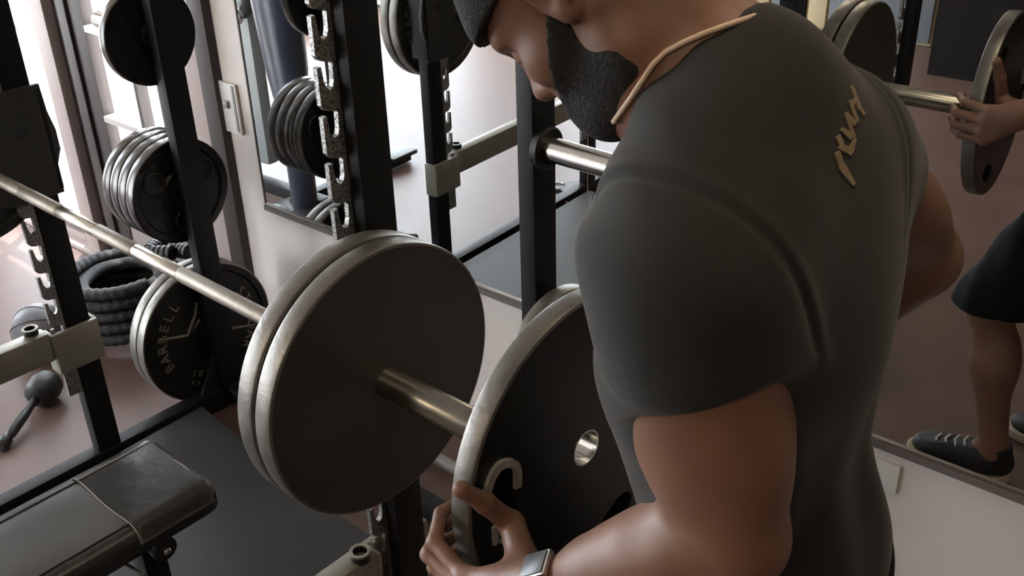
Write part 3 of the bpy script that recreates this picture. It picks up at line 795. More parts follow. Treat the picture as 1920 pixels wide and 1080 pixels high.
# machine at far left, mostly seen in the mirror
mc = empty('weight_machine', 'dark exercise machine column at far left edge and in the mirror', 'machine', (-2.45, -0.88, 0))
tube('column', [(-2.345, -0.86, 0.03), (-2.345, -0.86, 0.42), (-2.37, -0.88, 0.62), (-2.40, -0.89, 0.95), (-2.40, -0.90, 1.55)], [0.055, 0.058, 0.085, 0.10, 0.085], M['darkcloth'], mc, 20)
box('foot_plate', (-2.36, -0.86, 0.02), (0.22, 0.16, 0.04), M['rubber'], mc, 0.008)
box('shroud', (-2.95, -1.0, 0.75), (0.5, 0.06, 1.3), M['panel'], mc, 0.01)
tube('link_arm', [(-2.42, -0.86, 1.15), (-2.62, -0.93, 0.85), (-2.72, -0.97, 0.80)], 0.035, M['rack'], mc, 12)
lathe('pulley', (-2.70, -0.92, 0.80), (0, 1, 0), [(0, 0), (0, 0.045), (0.012, 0.036), (0.024, 0.045), (0.024, 0)], M['chrome'], mc, 24)
box('base_rail', (-2.68, -0.92, 0.035), (0.8, 0.06, 0.05), M['rack'], mc, 0.005)
seat = box('small_bracket', (-2.40, -1.5, 0.05), (0.10, 0.16, 0.02), M['rubber'], mc, 0.004)
box('rail', (-2.40, -1.2, 0.03), (0.05, 0.72, 0.05), M['rack'], mc, 0.004)

pad = empty('floor_pad', 'small black floor pad with a pale ring, seen only in the mirror', 'floor pad', (-1.62, -1.70, 0))
prism('pad_body', [(-1.70, -1.62), (-1.52, -1.66), (-1.55, -1.80)], lambda a, b, t: Vector((a, b, t)), 0.001, 0.014, M['rubber'], pad)
tube('pale_ring', [(-1.60 + 0.034 * math.cos(0.5 + 4.6 * k / 20), -1.685 + 0.034 * math.sin(0.5 + 4.6 * k / 20), 0.015) for k in range(21)], 0.006, M['switch'], pad, 6)

# ------------------------------------------------------------------ figure: one continuous surface grown from a distance field
class Field:
    def __init__(s, lo, hi, h):
        s.lo = np.array(lo, float); s.h = h
        s.n = np.ceil((np.array(hi) - s.lo) / h).astype(int) + 1
        s.d = np.full(s.n, 1.0, np.float32)
        s.ax = [(s.lo[i] + h * np.arange(s.n[i])).astype(np.float32) for i in range(3)]
    def region(s, lo, hi):
        a = np.clip(np.floor((np.array(lo) - s.lo) / s.h).astype(int), 0, s.n); b = np.clip(np.ceil((np.array(hi) - s.lo) / s.h).astype(int) + 1, 0, s.n)
        sl = tuple(slice(a[i], b[i]) for i in range(3))
        if any(b[i] <= a[i] for i in range(3)): return None, None
        X = s.ax[0][sl[0]][:, None, None]; Y = s.ax[1][sl[1]][None, :, None]; Z = s.ax[2][sl[2]][None, None, :]
        return sl, (X, Y, Z)
    def add(s, prim, k=0.02, sub=False, grow=0.0):
        fn, lo, hi = prim
        m = k + 0.03 + max(grow, 0)
        sl, p = s.region(np.array(lo) - m, np.array(hi) + m)
        if sl is None: return
        v = fn(*p) - grow; d = s.d[sl]
        if sub:
            a, b = d, -v
            hh = np.maximum(k - np.abs(a - b), 0) / max(k, 1e-6)
            s.d[sl] = np.maximum(a, b) + hh * hh * k * 0.25
        else:
            hh = np.maximum(k - np.abs(d - v), 0) / max(k, 1e-6)
            s.d[sl] = np.minimum(d, v) - hh * hh * k * 0.25
    def mesh(s, smooth=1):
        d = s.d; occ = d < 0
        c = occ[:-1, :-1, :-1].astype(np.int8)
        for i in (0, 1):
            for j in (0, 1):
                for k in (0, 1):
                    if i or j or k:
                        c = c + occ[i:occ.shape[0] - 1 + i, j:occ.shape[1] - 1 + j, k:occ.shape[2] - 1 + k]
        act = (c > 0) & (c < 8)
        idx = np.argwhere(act)
        ids = np.full(act.shape, -1, np.int32); ids[act] = np.arange(len(idx))
        acc = np.zeros((len(idx), 3)); cnt = np.zeros(len(idx))
        cor = [(i, j, k) for i in (0, 1) for j in (0, 1) for k in (0, 1)]
        val = {q: d[idx[:, 0] + q[0], idx[:, 1] + q[1], idx[:, 2] + q[2]].astype(float) for q in cor}
        for a in cor:
            for ax in range(3):
                if a[ax] == 0:
                    b = list(a); b[ax] = 1; b = tuple(b)
                    va, vb = val[a], val[b]; m = (va < 0) != (vb < 0)
                    t = np.where(m, va / np.where(m, va - vb, 1), 0)
                    p = np.tile(np.array(a, float), (len(idx), 1)); p[:, ax] += t
                    acc[m] += p[m]; cnt[m] += 1
        V = s.lo + s.h * (idx + acc / np.maximum(cnt, 1)[:, None])
        F = []
        for ax in range(3):
            o1, o2 = [(1, 2), (2, 0), (0, 1)][ax]
            sl0 = [slice(None)] * 3; sl1 = [slice(None)] * 3
            sl0[ax] = slice(0, -1); sl1[ax] = slice(1, None)
            x = occ[tuple(sl0)] != occ[tuple(sl1)]
            e = np.argwhere(x)
            e = e[(e[:, o1] > 0) & (e[:, o2] > 0) & (e[:, o1] < act.shape[o1]) & (e[:, o2] < act.shape[o2])]
            ins = occ[e[:, 0], e[:, 1], e[:, 2]]
            def cell(a, b):
                q = e.copy(); q[:, o1] -= a; q[:, o2] -= b
                return ids[q[:, 0], q[:, 1], q[:, 2]]
            quad = np.stack([cell(1, 1), cell(0, 1), cell(0, 0), cell(1, 0)], 1)
            quad[~ins] = quad[~ins][:, ::-1]
            F.append(quad)
        F = np.concatenate(F); F = F[(F >= 0).all(1)]
        for _ in range(smooth):
            S = np.zeros_like(V); N = np.zeros(len(V))
            for a, b in ((0, 1), (1, 2), (2, 3), (3, 0)):
                np.add.at(S, F[:, a], V[F[:, b]]); np.add.at(N, F[:, a], 1)
                np.add.at(S, F[:, b], V[F[:, a]]); np.add.at(N, F[:, b], 1)
            V = V * 0.5 + 0.5 * S / np.maximum(N, 1)[:, None]
        return V, F
    def build(s, name, material, parent, smooth=1):
        V, F = s.mesh(smooth)
        me = bpy.data.meshes.new(name)
        me.vertices.add(len(V)); me.vertices.foreach_set('co', V.astype(np.float32).ravel())
        me.loops.add(F.size); me.loops.foreach_set('vertex_index', F.ravel().astype(np.int32))
        me.polygons.add(len(F)); me.polygons.foreach_set('loop_start', np.arange(0, F.size, 4, dtype=np.int32)); me.polygons.foreach_set('loop_total', np.full(len(F), 4, np.int32))
        me.update(calc_edges=True); me.validate()
        return link(name, me, material, parent, True)

def A3(p): return np.array(p, float)
def cone(a, b, ra, rb):
    """tapered capsule"""
    a, b = A3(a), A3(b); ba = b - a; L2 = max(float(ba @ ba), 1e-9)
    def fn(X, Y, Z):
        px, py, pz = X - a[0], Y - a[1], Z - a[2]
        t = np.clip((px * ba[0] + py * ba[1] + pz * ba[2]) / L2, 0, 1)
        return np.sqrt((px - t * ba[0]) ** 2 + (py - t * ba[1]) ** 2 + (pz - t * ba[2]) ** 2) - (ra + (rb - ra) * t)
    r = max(ra, rb)
    return fn, np.minimum(a, b) - r, np.maximum(a, b) + r
def ell(c, r, R=None):
    """ellipsoid; R rows = its axes"""
    c = A3(c); r = A3(r); R = np.eye(3) if R is None else A3(R)
    def fn(X, Y, Z):
        px, py, pz = X - c[0], Y - c[1], Z - c[2]
        k0 = 0; k1 = 0
        for i in range(3):
            q = (px * R[i, 0] + py * R[i, 1] + pz * R[i, 2])
            k0 = k0 + (q / r[i]) ** 2; k1 = k1 + (q / r[i] ** 2) ** 2
        k0 = np.sqrt(k0); k1 = np.sqrt(k1) + 1e-9
        return k0 * (k0 - 1) / k1
    m = float(r.max())
    return fn, c - m, c + m
def slab(p, n, lo, hi):
    """half space, negative where (x-p).n < 0, inside a box"""
    p = A3(p); n = A3(n) / np.linalg.norm(n)
    return (lambda X, Y, Z: (X - p[0]) * n[0] + (Y - p[1]) * n[1] + (Z - p[2]) * n[2]), A3(lo), A3(hi)
def unit(v): v = A3(v); return v / np.linalg.norm(v)

# skeleton -----------------------------------------------------------
PEL = A3((0.665, -0.885, 0.96))
SHL, SHR = A3((0.642, -1.071, 1.430)), A3((0.622, -0.772, 1.462))
ELL_, WRL = A3((0.704, -1.062, 1.180)), A3((0.505, -1.112, 1.026))
ELR, WRR = A3((0.668, -0.590, 1.280)), A3((0.500, -0.605, 1.090))
C7 = A3((0.588, -0.908, 1.572))
# head frame
def head_frame(pitch, yaw, roll):
    f = A3((-math.cos(pitch) * math.cos(yaw), -math.cos(pitch) * math.sin(yaw), -math.sin(pitch)))
    l = unit(np.cross([0, 0, 1.0], f)); u = np.cross(f, l)
    l2 = l * math.cos(roll) + u * math.sin(roll); u2 = u * math.cos(roll) - l * math.sin(roll)
    return np.array([f, u2, l2])
HF = head_frame(0.96, 0.50, 0.19); HO = A3((0.4461, -0.9709, 1.6507)); HS = 0.94
def hd_(f, u, l): return HO + HS * (HF[0] * f + HF[1] * u + HF[2] * l)
def hell(c, r, k=None): return ell(hd_(*c), A3(r) * HS, HF)
def hcone(a, b, ra, rb): return cone(hd_(*a), hd_(*b), ra * HS, rb * HS)

def torso_prims():
    """(prim, blend) list of the trunk, used for skin and, swollen, for the shirt"""
    q = []
    q.append((ell((0.655, -0.885, 0.97), (0.105, 0.165, 0.13)), 0.05))          # pelvis
    q.append((ell((0.635, -0.895, 1.12), (0.095, 0.145, 0.17)), 0.06))          # waist
    q.append((ell((0.625, -0.920, 1.31), (0.112, 0.165, 0.17)), 0.06))          # rib cage
    q.append((ell((0.600, -0.99, 1.36), (0.065, 0.085, 0.075)), 0.05))          # pectorals
    q.append((ell((0.600, -0.86, 1.36), (0.065, 0.085, 0.075)), 0.05))
    q.append((ell((0.668, -0.99, 1.40), (0.060, 0.085, 0.12)), 0.05))           # shoulder blades / lats
    q.append((ell((0.664, -0.85, 1.41), (0.060, 0.085, 0.12)), 0.05))
    q.append((cone((0.635, -1.045, 1.29), (0.650, -1.0, 1.15), 0.050, 0.04), 0.05))
    q.append((cone((0.640, -0.80, 1.30), (0.650, -0.81, 1.15), 0.050, 0.04), 0.05))
    q.append((cone(C7 + A3((0.0, -0.01, -0.005)), SHL + A3((0, 0.02, 0.020)), 0.056, 0.045), 0.06))   # trapezius
    q.append((cone(C7 + A3((0.01, 0, -0.02)), SHR + A3((0, -0.02, 0.020)), 0.050, 0.045), 0.06))
    q.append((cone(C7 + A3((0.015, 0, -0.035)), (0.655, -0.920, 1.33), 0.058, 0.07), 0.06))
    q.append((cone((0.592, -0.990, 1.518), (0.600, -1.058, 1.462), 0.048, 0.053), 0.06))
    q.append((cone((0.565, -0.850, 1.520), (0.580, -0.790, 1.478), 0.050, 0.055), 0.06))
    return q
def arm_prims(S, E, Wr, side):
    s = 1 if side == 'l' else -1
    ua = unit(E - S); fa = unit(Wr - E)
    back = unit(-(fa - ua * (fa @ ua)))            # triceps side
    q = [(ell(S + ua * 0.015, (0.064, 0.064, 0.068)), 0.05),
         (cone(S, S + ua * 0.13, 0.060, 0.054), 0.05),
         (cone(S + ua * 0.08, E, 0.054, 0.043), 0.04),
         (ell(S + ua * 0.165 - back * 0.022, (0.040, 0.046, 0.085), [np.cross(ua, back), back, ua]), 0.03),    # biceps
         (ell(S + ua * 0.155 + back * 0.024, (0.044, 0.044, 0.095), [np.cross(ua, back), back, ua]), 0.03),    # triceps
         (ell(E + back * 0.012 + ua * 0.005, (0.034, 0.034, 0.036)), 0.025),                                     # elbow
         (cone(E, E + fa * 0.10, 0.043, 0.050), 0.03),
         (cone(E + fa * 0.06, E + fa * 0.17, 0.047, 0.037), 0.03),
         (cone(E + fa * 0.15, Wr, 0.037, 0.026), 0.03)]
    return q

body = Field((0.24, -1.24, -0.02), (0.95, -0.44, 1.83), 0.0036)
for p, k in torso_prims(): body.add(p, k, grow=-0.006)
for S, E, Wq, sd in ((SHL, ELL_, WRL, 'l'), (SHR, ELR, WRR, 'r')):
    for p, k in arm_prims(S, E, Wq, sd): body.add(p, k)
# neck
body.add(cone(hd_(-0.035, -0.02, 0.0), C7 + A3((0.0, 0, -0.02)), 0.062, 0.070), 0.04)
body.add(cone(hd_(0.025, -0.085, 0.0), A3((0.592, -0.93, 1.475)), 0.045, 0.050), 0.04)
for s in (-1, 1):
    body.add(cone(hd_(-0.015, -0.035, 0.055 * s), A3((0.570, -0.925 - 0.035 * s, 1.47)), 0.020, 0.016), 0.03)      # sternomastoid
# head
HEAD = [(hell((-0.004, 0.052, 0), (0.100, 0.088, 0.077)), 0.02), (hell((0.042, -0.025, 0), (0.058, 0.088, 0.060)), 0.03),
        (hell((0.084, 0.028, 0), (0.016, 0.014, 0.050)), 0.02), (hell((0.062, -0.024, 0.044), (0.026, 0.022, 0.020)), 0.025), (hell((0.062, -0.024, -0.044), (0.026, 0.022, 0.020)), 0.025),
        (hell((0.078, -0.066, 0), (0.024, 0.028, 0.032)), 0.02), (hcone((0.080, -0.098, 0), (0.072, -0.102, 0), 0.021, 0.020), 0.02),
        (hcone((0.070, -0.097, 0.016), (0.006, -0.080, 0.051), 0.021, 0.021), 0.03), (hcone((0.070, -0.097, -0.016), (0.006, -0.080, -0.051), 0.021, 0.021), 0.03)]
for p, k in HEAD: body.add(p, k)
for s in (-1, 1):
    body.add(hell((0.096, 0.004, 0.033 * s), (0.015, 0.011, 0.018)), 0.012, sub=True)
    body.add(hell((0.079, 0.003, 0.032 * s), (0.0142, 0.0138, 0.0145)), 0.004)      # eyeball under lowered lid
    body.add(hcone((0.0925, 0.0005, 0.023 * s), (0.0915, 0.0005, 0.041 * s), 0.0022, 0.0020), 0.003)
body.add(hcone((0.090, 0.012, 0), (0.107, -0.028, 0), 0.0085, 0.0120), 0.012)
body.add(hell((0.109, -0.032, 0), (0.0130, 0.0120, 0.0135)), 0.008)
for s in (-1, 1):
    body.add(hell((0.097, -0.036, 0.0135 * s), (0.0120, 0.0095, 0.0085)), 0.006)
    body.add(hell((0.102, -0.0455, 0.0075 * s), (0.0045, 0.004, 0.0035)), 0.003, sub=True)
body.add(hell((0.0975, -0.063, 0), (0.0090, 0.0062, 0.0235)), 0.006)
body.add(hell((0.0955, -0.0755, 0), (0.0095, 0.0075, 0.0215)), 0.006)
body.add(hcone((0.108, -0.0692, 0.02), (0.108, -0.0692, -0.02), 0.0016, 0.0016), 0.003, sub=True)
for s in (-1, 1):        # ears
    c = hd_(0.002, 0.010, 0.078 * s)
    body.add(ell(c, (0.019, 0.033, 0.009), HF), 0.008)
    body.add(ell(hd_(0.006, -0.019, 0.078 * s), (0.009, 0.011, 0.007), HF), 0.006)
    body.add(ell(hd_(0.008, 0.007, 0.089 * s), (0.0095, 0.016, 0.008), HF), 0.005, sub=True)
    for k in range(8):
        a0 = 0.35 + k * 0.52; a1 = a0 + 0.52
        if a1 > 4.3: break
        body.add(hcone((0.002 + 0.0165 * math.cos(a0), 0.011 + 0.030 * math.sin(a0), 0.084 * s), (0.002 + 0.0165 * math.cos(a1), 0.011 + 0.030 * math.sin(a1), 0.084 * s), 0.0042, 0.0042), 0.003)
# legs
LEGS = {'r': (A3((0.660, -0.805, 0.93)), A3((0.455, -0.765, 0.500)), A3((0.538, -0.745, 0.085))),
        'l': (A3((0.665, -0.965, 0.93)), A3((0.610, -1.000, 0.500)), A3((0.730, -1.005, 0.085)))}
for sd, (h_, k_, a_) in LEGS.items():
    body.add(cone(h_, k_, 0.088, 0.055), 0.06)
    body.add(ell(k_ + A3((-0.008, 0, 0.0)), (0.050, 0.048, 0.060)), 0.03)
    sh = unit(a_ - k_)
    body.add(cone(k_, k_ + sh * 0.17, 0.048, 0.052), 0.03)
    body.add(ell(k_ + sh * 0.15 + A3((0.022, 0, 0)), (0.045, 0.048, 0.10)), 0.03)
    body.add(cone(k_ + sh * 0.15, a_, 0.050, 0.036), 0.03)
    body.add(cone(a_, a_ + A3((-0.10, 0, -0.045)), 0.036, 0.028), 0.03)

# hands: left one described against the held plate, right one is its mirror in y
def hand(Wr, sg):
    yc = -0.855
    def rotp(x, dy, z):
        dz = z - 1.0; c, q = math.cos(0.30), math.sin(0.30)
        return A3((x, yc + dy * c - dz * q, 1.0 + dy * q + dz * c))
    def P_(x, y, z): return A3((x, y, z - 0.022)) if sg > 0 else rotp(x, yc - y, z - 0.022)
    knu = [P_(0.398, -1.128, 1.008), P_(0.392, -1.126, 0.985), P_(0.392, -1.118, 0.962), P_(0.398, -1.106, 0.942)]
    wr = A3(Wr)
    body.add(cone(wr, (knu[1] + knu[2]) / 2 * 0.45 + wr * 0.55, 0.027, 0.030), 0.02)
    cen = [wr * 0.80 + k_ * 0.20 for k_ in knu]
    for c_, k_ in zip(cen, knu): body.add(cone(c_, k_, 0.017, 0.0135), 0.016)
    # fingers wrap round the rim: knuckle -> middle joint outside and behind -> tip on the rear face
    mid = [P_(0.336, -1.116, 1.018), P_(0.324, -1.117, 0.992), P_(0.326, -1.110, 0.967), P_(0.340, -1.098, 0.944)]
    dis = [P_(0.314, -1.083, 1.030), P_(0.307, -1.082, 1.003), P_(0.309, -1.076, 0.976), P_(0.316, -1.068, 0.952)]
    tip = [P_(0.316, -1.058, 1.030), P_(0.314, -1.056, 1.004), P_(0.315, -1.052, 0.977), P_(0.317, -1.050, 0.953)]
    rr = [(0.0120, 0.0098, 0.0088, 0.0078), (0.0122, 0.0100, 0.0090, 0.0080), (0.0116, 0.0096, 0.0086, 0.0076), (0.0104, 0.0086, 0.0078, 0.0068)]
    for a, b, c_, d_, r in zip(knu, mid, dis, tip, rr):
        body.add(ell(a, (r[0] * 1.1,) * 3), 0.008)
        body.add(cone(a, b, r[0], r[1]), 0.006); body.add(ell(b, (r[1] * 1.08,) * 3), 0.004)
        body.add(cone(b, c_, r[1], r[2]), 0.004); body.add(cone(c_, d_, r[2], r[3]), 0.003)
    # thumb lies on the near face over the grip hole, tip at the rim
    t0, t1, t2, t3 = wr * 0.55 + P_(0.405, -1.06, 1.00) * 0.45, P_(0.398, -1.044, 1.034), P_(0.388, -1.078, 1.083), P_(0.378, -1.106, 1.116)
    body.add(cone(wr * 0.8 + t0 * 0.2, t0, 0.022, 0.021), 0.02); body.add(cone(t0, t1, 0.021, 0.0155), 0.016)
    body.add(cone(t1, t2, 0.0150, 0.0122), 0.008); body.add(ell(t2, (0.0132,) * 3), 0.006); body.add(cone(t2, t3, 0.0122, 0.0098), 0.005)
    body.add(ell(t3 - A3((0, 0, 0)), (0.0105,) * 3), 0.004)
    return t2, t3
thL = hand(WRL, 1); thR = hand(WRR, -1)

skin = mat('brown_skin', (0.21, 0.110, 0.074), 0.46, noise=0.14, scale=9, bump=0.04, bscale=260, spec=0.45)
sp = skin.node_tree.nodes['Principled BSDF']
sp.inputs['Subsurface Weight'].default_value = 0.08; sp.inputs['Subsurface Radius'].default_value = (0.02, 0.008, 0.004); sp.inputs['Subsurface Scale'].default_value = 0.3
shirt_m = mat('charcoal_cotton', (0.0215, 0.021, 0.020), 0.85, noise=0.06, scale=14, bump=0.10, bscale=420, spec=0.25)
shirt_m.node_tree.nodes['Principled BSDF'].inputs['Sheen Weight'].default_value = 0.12
cap_m = mat('black_knit_cap', (0.016, 0.017, 0.016), 0.9, noise=0.2, scale=60, bump=0.4, bscale=300)
beard_m = mat('black_beard_hair', (0.011, 0.009, 0.008), 0.75, noise=0.35, scale=180, bump=0.6, bscale=420)
short_m = mat('black_shorts_cloth', (0.008, 0.008, 0.0085), 0.9, spec=0.15, bump=0.1, bscale=300)
shoe_m = mat('black_shoe_mesh', (0.012, 0.012, 0.013), 0.6, noise=0.3, scale=90)
sole_m = mat('cream_shoe_sole', (0.55, 0.45, 0.33), 0.5)
lace_m = mat('white_shoe_stripe', (0.7, 0.7, 0.7), 0.5)
gold_m = mat('gold_shirt_print', (0.24, 0.18, 0.11), 0.6, noise=0.25, scale=40)
cord_m = mat('pale_neck_cord', (0.62, 0.47, 0.36), 0.5)
eye_m = mat('dark_eyelash', (0.01, 0.008, 0.007), 0.6)

man = empty('person', 'man in charcoal t-shirt and black cap bending over, holding an iron plate', 'person', (0.63, -0.88, 0))
body_o = body.build('body', skin, man, 1)

# shirt --------------------------------------------------------------
shirt = Field((0.42, -1.24, 0.86), (0.92, -0.56, 1.72), 0.0034)
for p, k in torso_prims(): shirt.add(p, k + 0.01, grow=0.010)
def smin_into(f, g, k):
    hh = np.maximum(k - np.abs(f.d - g.d), 0) / k
    f.d = (np.minimum(f.d, g.d) - hh * hh * k * 0.25).astype(np.float32)
shirt.add(cone((0.655, -0.885, 1.02), (0.655, -0.885, 0.90), 0.13, 0.13), 0.06)
X, Y, Z = shirt.ax[0][:, None, None], shirt.ax[1][None, :, None], shirt.ax[2][None, None, :]
for nm, S, E, Wq in (('l', SHL, ELL_, WRL), ('r', SHR, ELR, WRR)):
    ua = unit(E - S); fa = unit(Wq - E); back = unit(-(fa - ua * (fa @ ua)))
    sd = np.cross(ua, back) * (1 if nm == 'l' else -1)
    g = Field((0.42, -1.24, 0.86), (0.92, -0.56, 1.72), 0.0034)
    g.add(ell(S + ua * 0.015, (0.072, 0.072, 0.076)), 0.05)
    g.add(cone(S, S + ua * 0.12, 0.068, 0.070), 0.05)
    g.add(ell(S + ua * 0.085 + back * 0.018, (0.056, 0.058, 0.070), [np.cross(ua, back), back, ua]), 0.03)
    for (h0, a0, h1, a1, r) in ((0.055, 2.6, 0.018, 0.9, 0.0085), (0.064, 2.6, 0.044, 1.0, 0.0070), (0.072, 2.4, 0.066, 1.2, 0.0050), (0.028, 2.5, -0.012, 0.5, 0.0060)):
        n = 8; pts = []
        for i in range(n + 1):
            t = i / n; h = h0 + (h1 - h0) * t; q = a0 + (a1 - a0) * t
            pts.append(S + ua * h + (back * math.cos(q) + sd * math.sin(q)) * 0.0715)
        for i in range(n):
            rr_ = r * (1 - abs(2 * (i / n) - 1) * 0.5)
            g.add(cone(pts[i], pts[i + 1], rr_, rr_ * 0.6), 0.010)
    n_ = unit(ua + 0.18 * back); cut = S + ua * 0.080
    v = (X - cut[0]) * n_[0] + (Y - cut[1]) * n_[1] + (Z - cut[2]) * n_[2]
    g.d = np.maximum(g.d, v).astype(np.float32)
    smin_into(shirt, g, 0.045)
    del g
# armhole seam grooves
for nm, S in (('l', SHL), ('r', SHR)):
    s = -1 if nm == 'l' else 1
    nrm = unit(A3((0.10, s, -0.30))); p0 = S + A3((0, -s * 0.022, 0.0))
    lo = S - 0.16; hi = S + 0.16
    sl, (X, Y, Z) = shirt.region(lo, hi)
    dist = (X - p0[0]) * nrm[0] + (Y - p0[1]) * nrm[1] + (Z - p0[2]) * nrm[2]
    dist = dist + 0.35 * ((X - S[0]) ** 2)
    shirt.d[sl] += ((0.0030 * np.exp(-(dist / 0.0045) ** 2) - 0.0018 * np.exp(-((dist + 0.010) / 0.006) ** 2)) * np.clip((Z - S[2] + 0.075) * 20, 0, 1)).astype(np.float32)
# broad cloth waves on the back and front
X, Y, Z = shirt.ax[0][:, None, None], shirt.ax[1][None, :, None], shirt.ax[2][None, None, :]
shirt.d += (0.0030 * np.sin(Z * 26 + Y * 34 + X * 10) * np.sin(Y * 21 - Z * 9) * np.clip((1.42 - Z) * 4, 0, 1)).astype(np.float32)
shirt.d += (0.0026 * np.sin(Y * 62 + X * 34 + 1.5 * np.sin(Z * 9)) * np.clip((1.38 - Z) * 4, 0, 1) * np.clip((X - 0.62) * 12, 0, 1)).astype(np.float32)
shirt.d += (0.0022 * np.sin((Z - 1.3) * 55 + (Y + 1.0) * 70 + X * 40) * np.exp(-(((X - 0.56) / 0.05) ** 2))).astype(np.float32)
# openings
# neck opening
shirt.add(cone(C7 + A3((-0.060, -0.005, 0.040)), hd_(-0.03, -0.02, 0.0), 0.074, 0.10), 0.010, sub=True)
shirt.add(cone(C7 + A3((-0.058, 0, 0.02)), A3((0.545, -0.935, 1.515)), 0.072, 0.066), 0.010, sub=True)
shirt.add(cone(A3((0.545, -0.935, 1.515)), A3((0.44, -0.95, 1.55)), 0.074, 0.11), 0.010, sub=True)
shirt_o = shirt.build('t_shirt', shirt_m, man, 3)

# print on the upper back ---------------------------------------------
vs = [v.co.copy() for v in shirt_o.data.vertices]
bvh = BVHTree.FromPolygons(vs, [tuple(p.vertices) for p in shirt_o.data.polygons])
def on_shirt(a, b, lift=0.0015):
    """a sideways (+ towards the right shoulder), b down the back"""
    org = Vector((1.1, -0.925 + a * 0.8, 1.560 - b * 0.55 + 0.22))
    hit = bvh.ray_cast(org, Vector((-1, 0, -0.5)).normalized())
    return hit[0] + hit[1] * lift if hit[0] else org
def stroke(bm, p, q, w0, w1):
    p = Vector(p); q = Vector(q); d = (q - p).normalized(); nrm = Vector((-d.y, d.x)); n = 6; prev = None
    for i in range(n + 1):
        c = p.lerp(q, i / n); w = w0 + (w1 - w0) * i / n
        a = on_shirt(*(c + nrm * w), 0.0016); b = on_shirt(*(c - nrm * w), 0.0016)
        a2 = on_shirt(*(c + nrm * w), -0.003); b2 = on_shirt(*(c - nrm * w), -0.003)
        ring = [bm.verts.new(x) for x in (a, b, b2, a2)]
        if prev:
            for k in range(4): bm.faces.new((prev[k], prev[(k + 1) % 4], ring[(k + 1) % 4], ring[k]))
        else: bm.faces.new(ring)
        prev = ring
    bm.faces.new(prev)
PRINT = [((-0.010, 0.060), (-0.004, 0.092), .0045, .003), ((0.000, 0.052), (0.016, 0.075), .003, .006), ((0.016, 0.030), (0.020, 0.078), .004, .003), ((0.016, 0.032), (0.030, 0.058), .003, .004),
         ((0.031, 0.014), (0.036, 0.056), .004, .003), ((0.046, -0.008), (0.050, 0.036), .004, .005), ((0.036, 0.024), (0.050, 0.012), .003, .003), ((0.050, 0.034), (0.058, 0.052), .004, .003),
         ((-0.012, 0.078), (0.010, 0.100), .004, .007), ((-0.018, 0.085), (-0.018, 0.112), .005, .005), ((-0.018, 0.110), (-0.004, 0.155), .007, .003), ((0.006, 0.098), (0.022, 0.080), .006, .003)]
bm = bmesh.new()
for p, q, a, b in PRINT: stroke(bm, p, q, a, b)
pr = from_bm('back_print', bm, gold_m, shirt_o); pr['label'] = 'gold angular lettering printed on the upper back'; pr['kind'] = 'stuff'

# cap, beard, brow, cord, watch ----------------------------------------
cap = Field(HO - 0.20, HO + 0.22, 0.003)
cap.add(hell((-0.004, 0.054, 0), (0.110, 0.098, 0.087)), 0.02)
cap.add(hell((0.080, 0.048, 0), (0.028, 0.022, 0.055)), 0.03)
sl, (X, Y, Z) = cap.region(HO - 0.25, HO + 0.25)
pf = ((X - HO[0]) * HF[0, 0] + (Y - HO[1]) * HF[0, 1] + (Z - HO[2]) * HF[0, 2]) / HS
pu = ((X - HO[0]) * HF[1, 0] + (Y - HO[1]) * HF[1, 1] + (Z - HO[2]) * HF[1, 2]) / HS
plv = ((X - HO[0]) * HF[2, 0] + (Y - HO[1]) * HF[2, 1] + (Z - HO[2]) * HF[2, 2]) / HS
cap.d[sl] = np.maximum(cap.d[sl], 0.046 - pu + 0.10 * np.minimum(pf, 0) * 0 - 0.05 * np.clip(-pf, 0, 1)).astype(np.float32)
cap.add(hcone((0.10, 0.050, 0.0), (0.085, 0.050, 0.05), 0.006, 0.005), 0.006)
cap.add(hcone((0.10, 0.050, 0.0), (0.085, 0.050, -0.05), 0.006, 0.005), 0.006)
cap.build('cap', cap_m, man, 1)

beard = Field(HO - 0.20, HO + 0.20, 0.0026)
for p, k in HEAD: beard.add(p, k + 0.006, grow=0.0038)
beard.add(hcone((0.068, -0.102, 0), (0.045, -0.098, 0), 0.019, 0.020), 0.03)
beard.add(hcone((0.012, -0.086, 0.047), (0.05, -0.096, 0.030), 0.022, 0.022), 0.03)
beard.add(hcone((0.012, -0.086, -0.047), (0.05, -0.096, -0.030), 0.022, 0.022), 0.03)
beard.add(hcone((0.018, -0.104, 0.030), (0.018, -0.104, -0.030), 0.024, 0.024), 0.03)
sl, (X, Y, Z) = beard.region(HO - 0.3, HO + 0.3)
pf = ((X - HO[0]) * HF[0, 0] + (Y - HO[1]) * HF[0, 1] + (Z - HO[2]) * HF[0, 2]) / HS
pu = ((X - HO[0]) * HF[1, 0] + (Y - HO[1]) * HF[1, 1] + (Z - HO[2]) * HF[1, 2]) / HS
plv = ((X - HO[0]) * HF[2, 0] + (Y - HO[1]) * HF[2, 1] + (Z - HO[2]) * HF[2, 2]) / HS
d = beard.d[sl]
cheek = (pf - (0.042 + 1.15 * (-0.016 - pu)))                 # > 0 is bare cheek
d = np.maximum(d, cheek * 0.6)
d = np.maximum(d, pu - 0.020)
d = np.maximum(d, -(pf - 0.002))
mouth = np.sqrt(((pu + 0.069) / 0.0165) ** 2 + (plv / 0.027) ** 2) - 1.0
d = np.maximum(d, -mouth * 0.014 - np.clip(0.07 - pf, 0, 1))
beard.d[sl] = d.astype(np.float32)
ms = Field(HO - 0.02, HO + 0.02, 0.01)
beard.add(hcone((0.097, -0.0535, 0.004), (0.086, -0.068, 0.031), 0.0065, 0.0065), 0.006)
beard.add(hcone((0.097, -0.0535, -0.004), (0.086, -0.068, -0.031), 0.0065, 0.0065), 0.006)
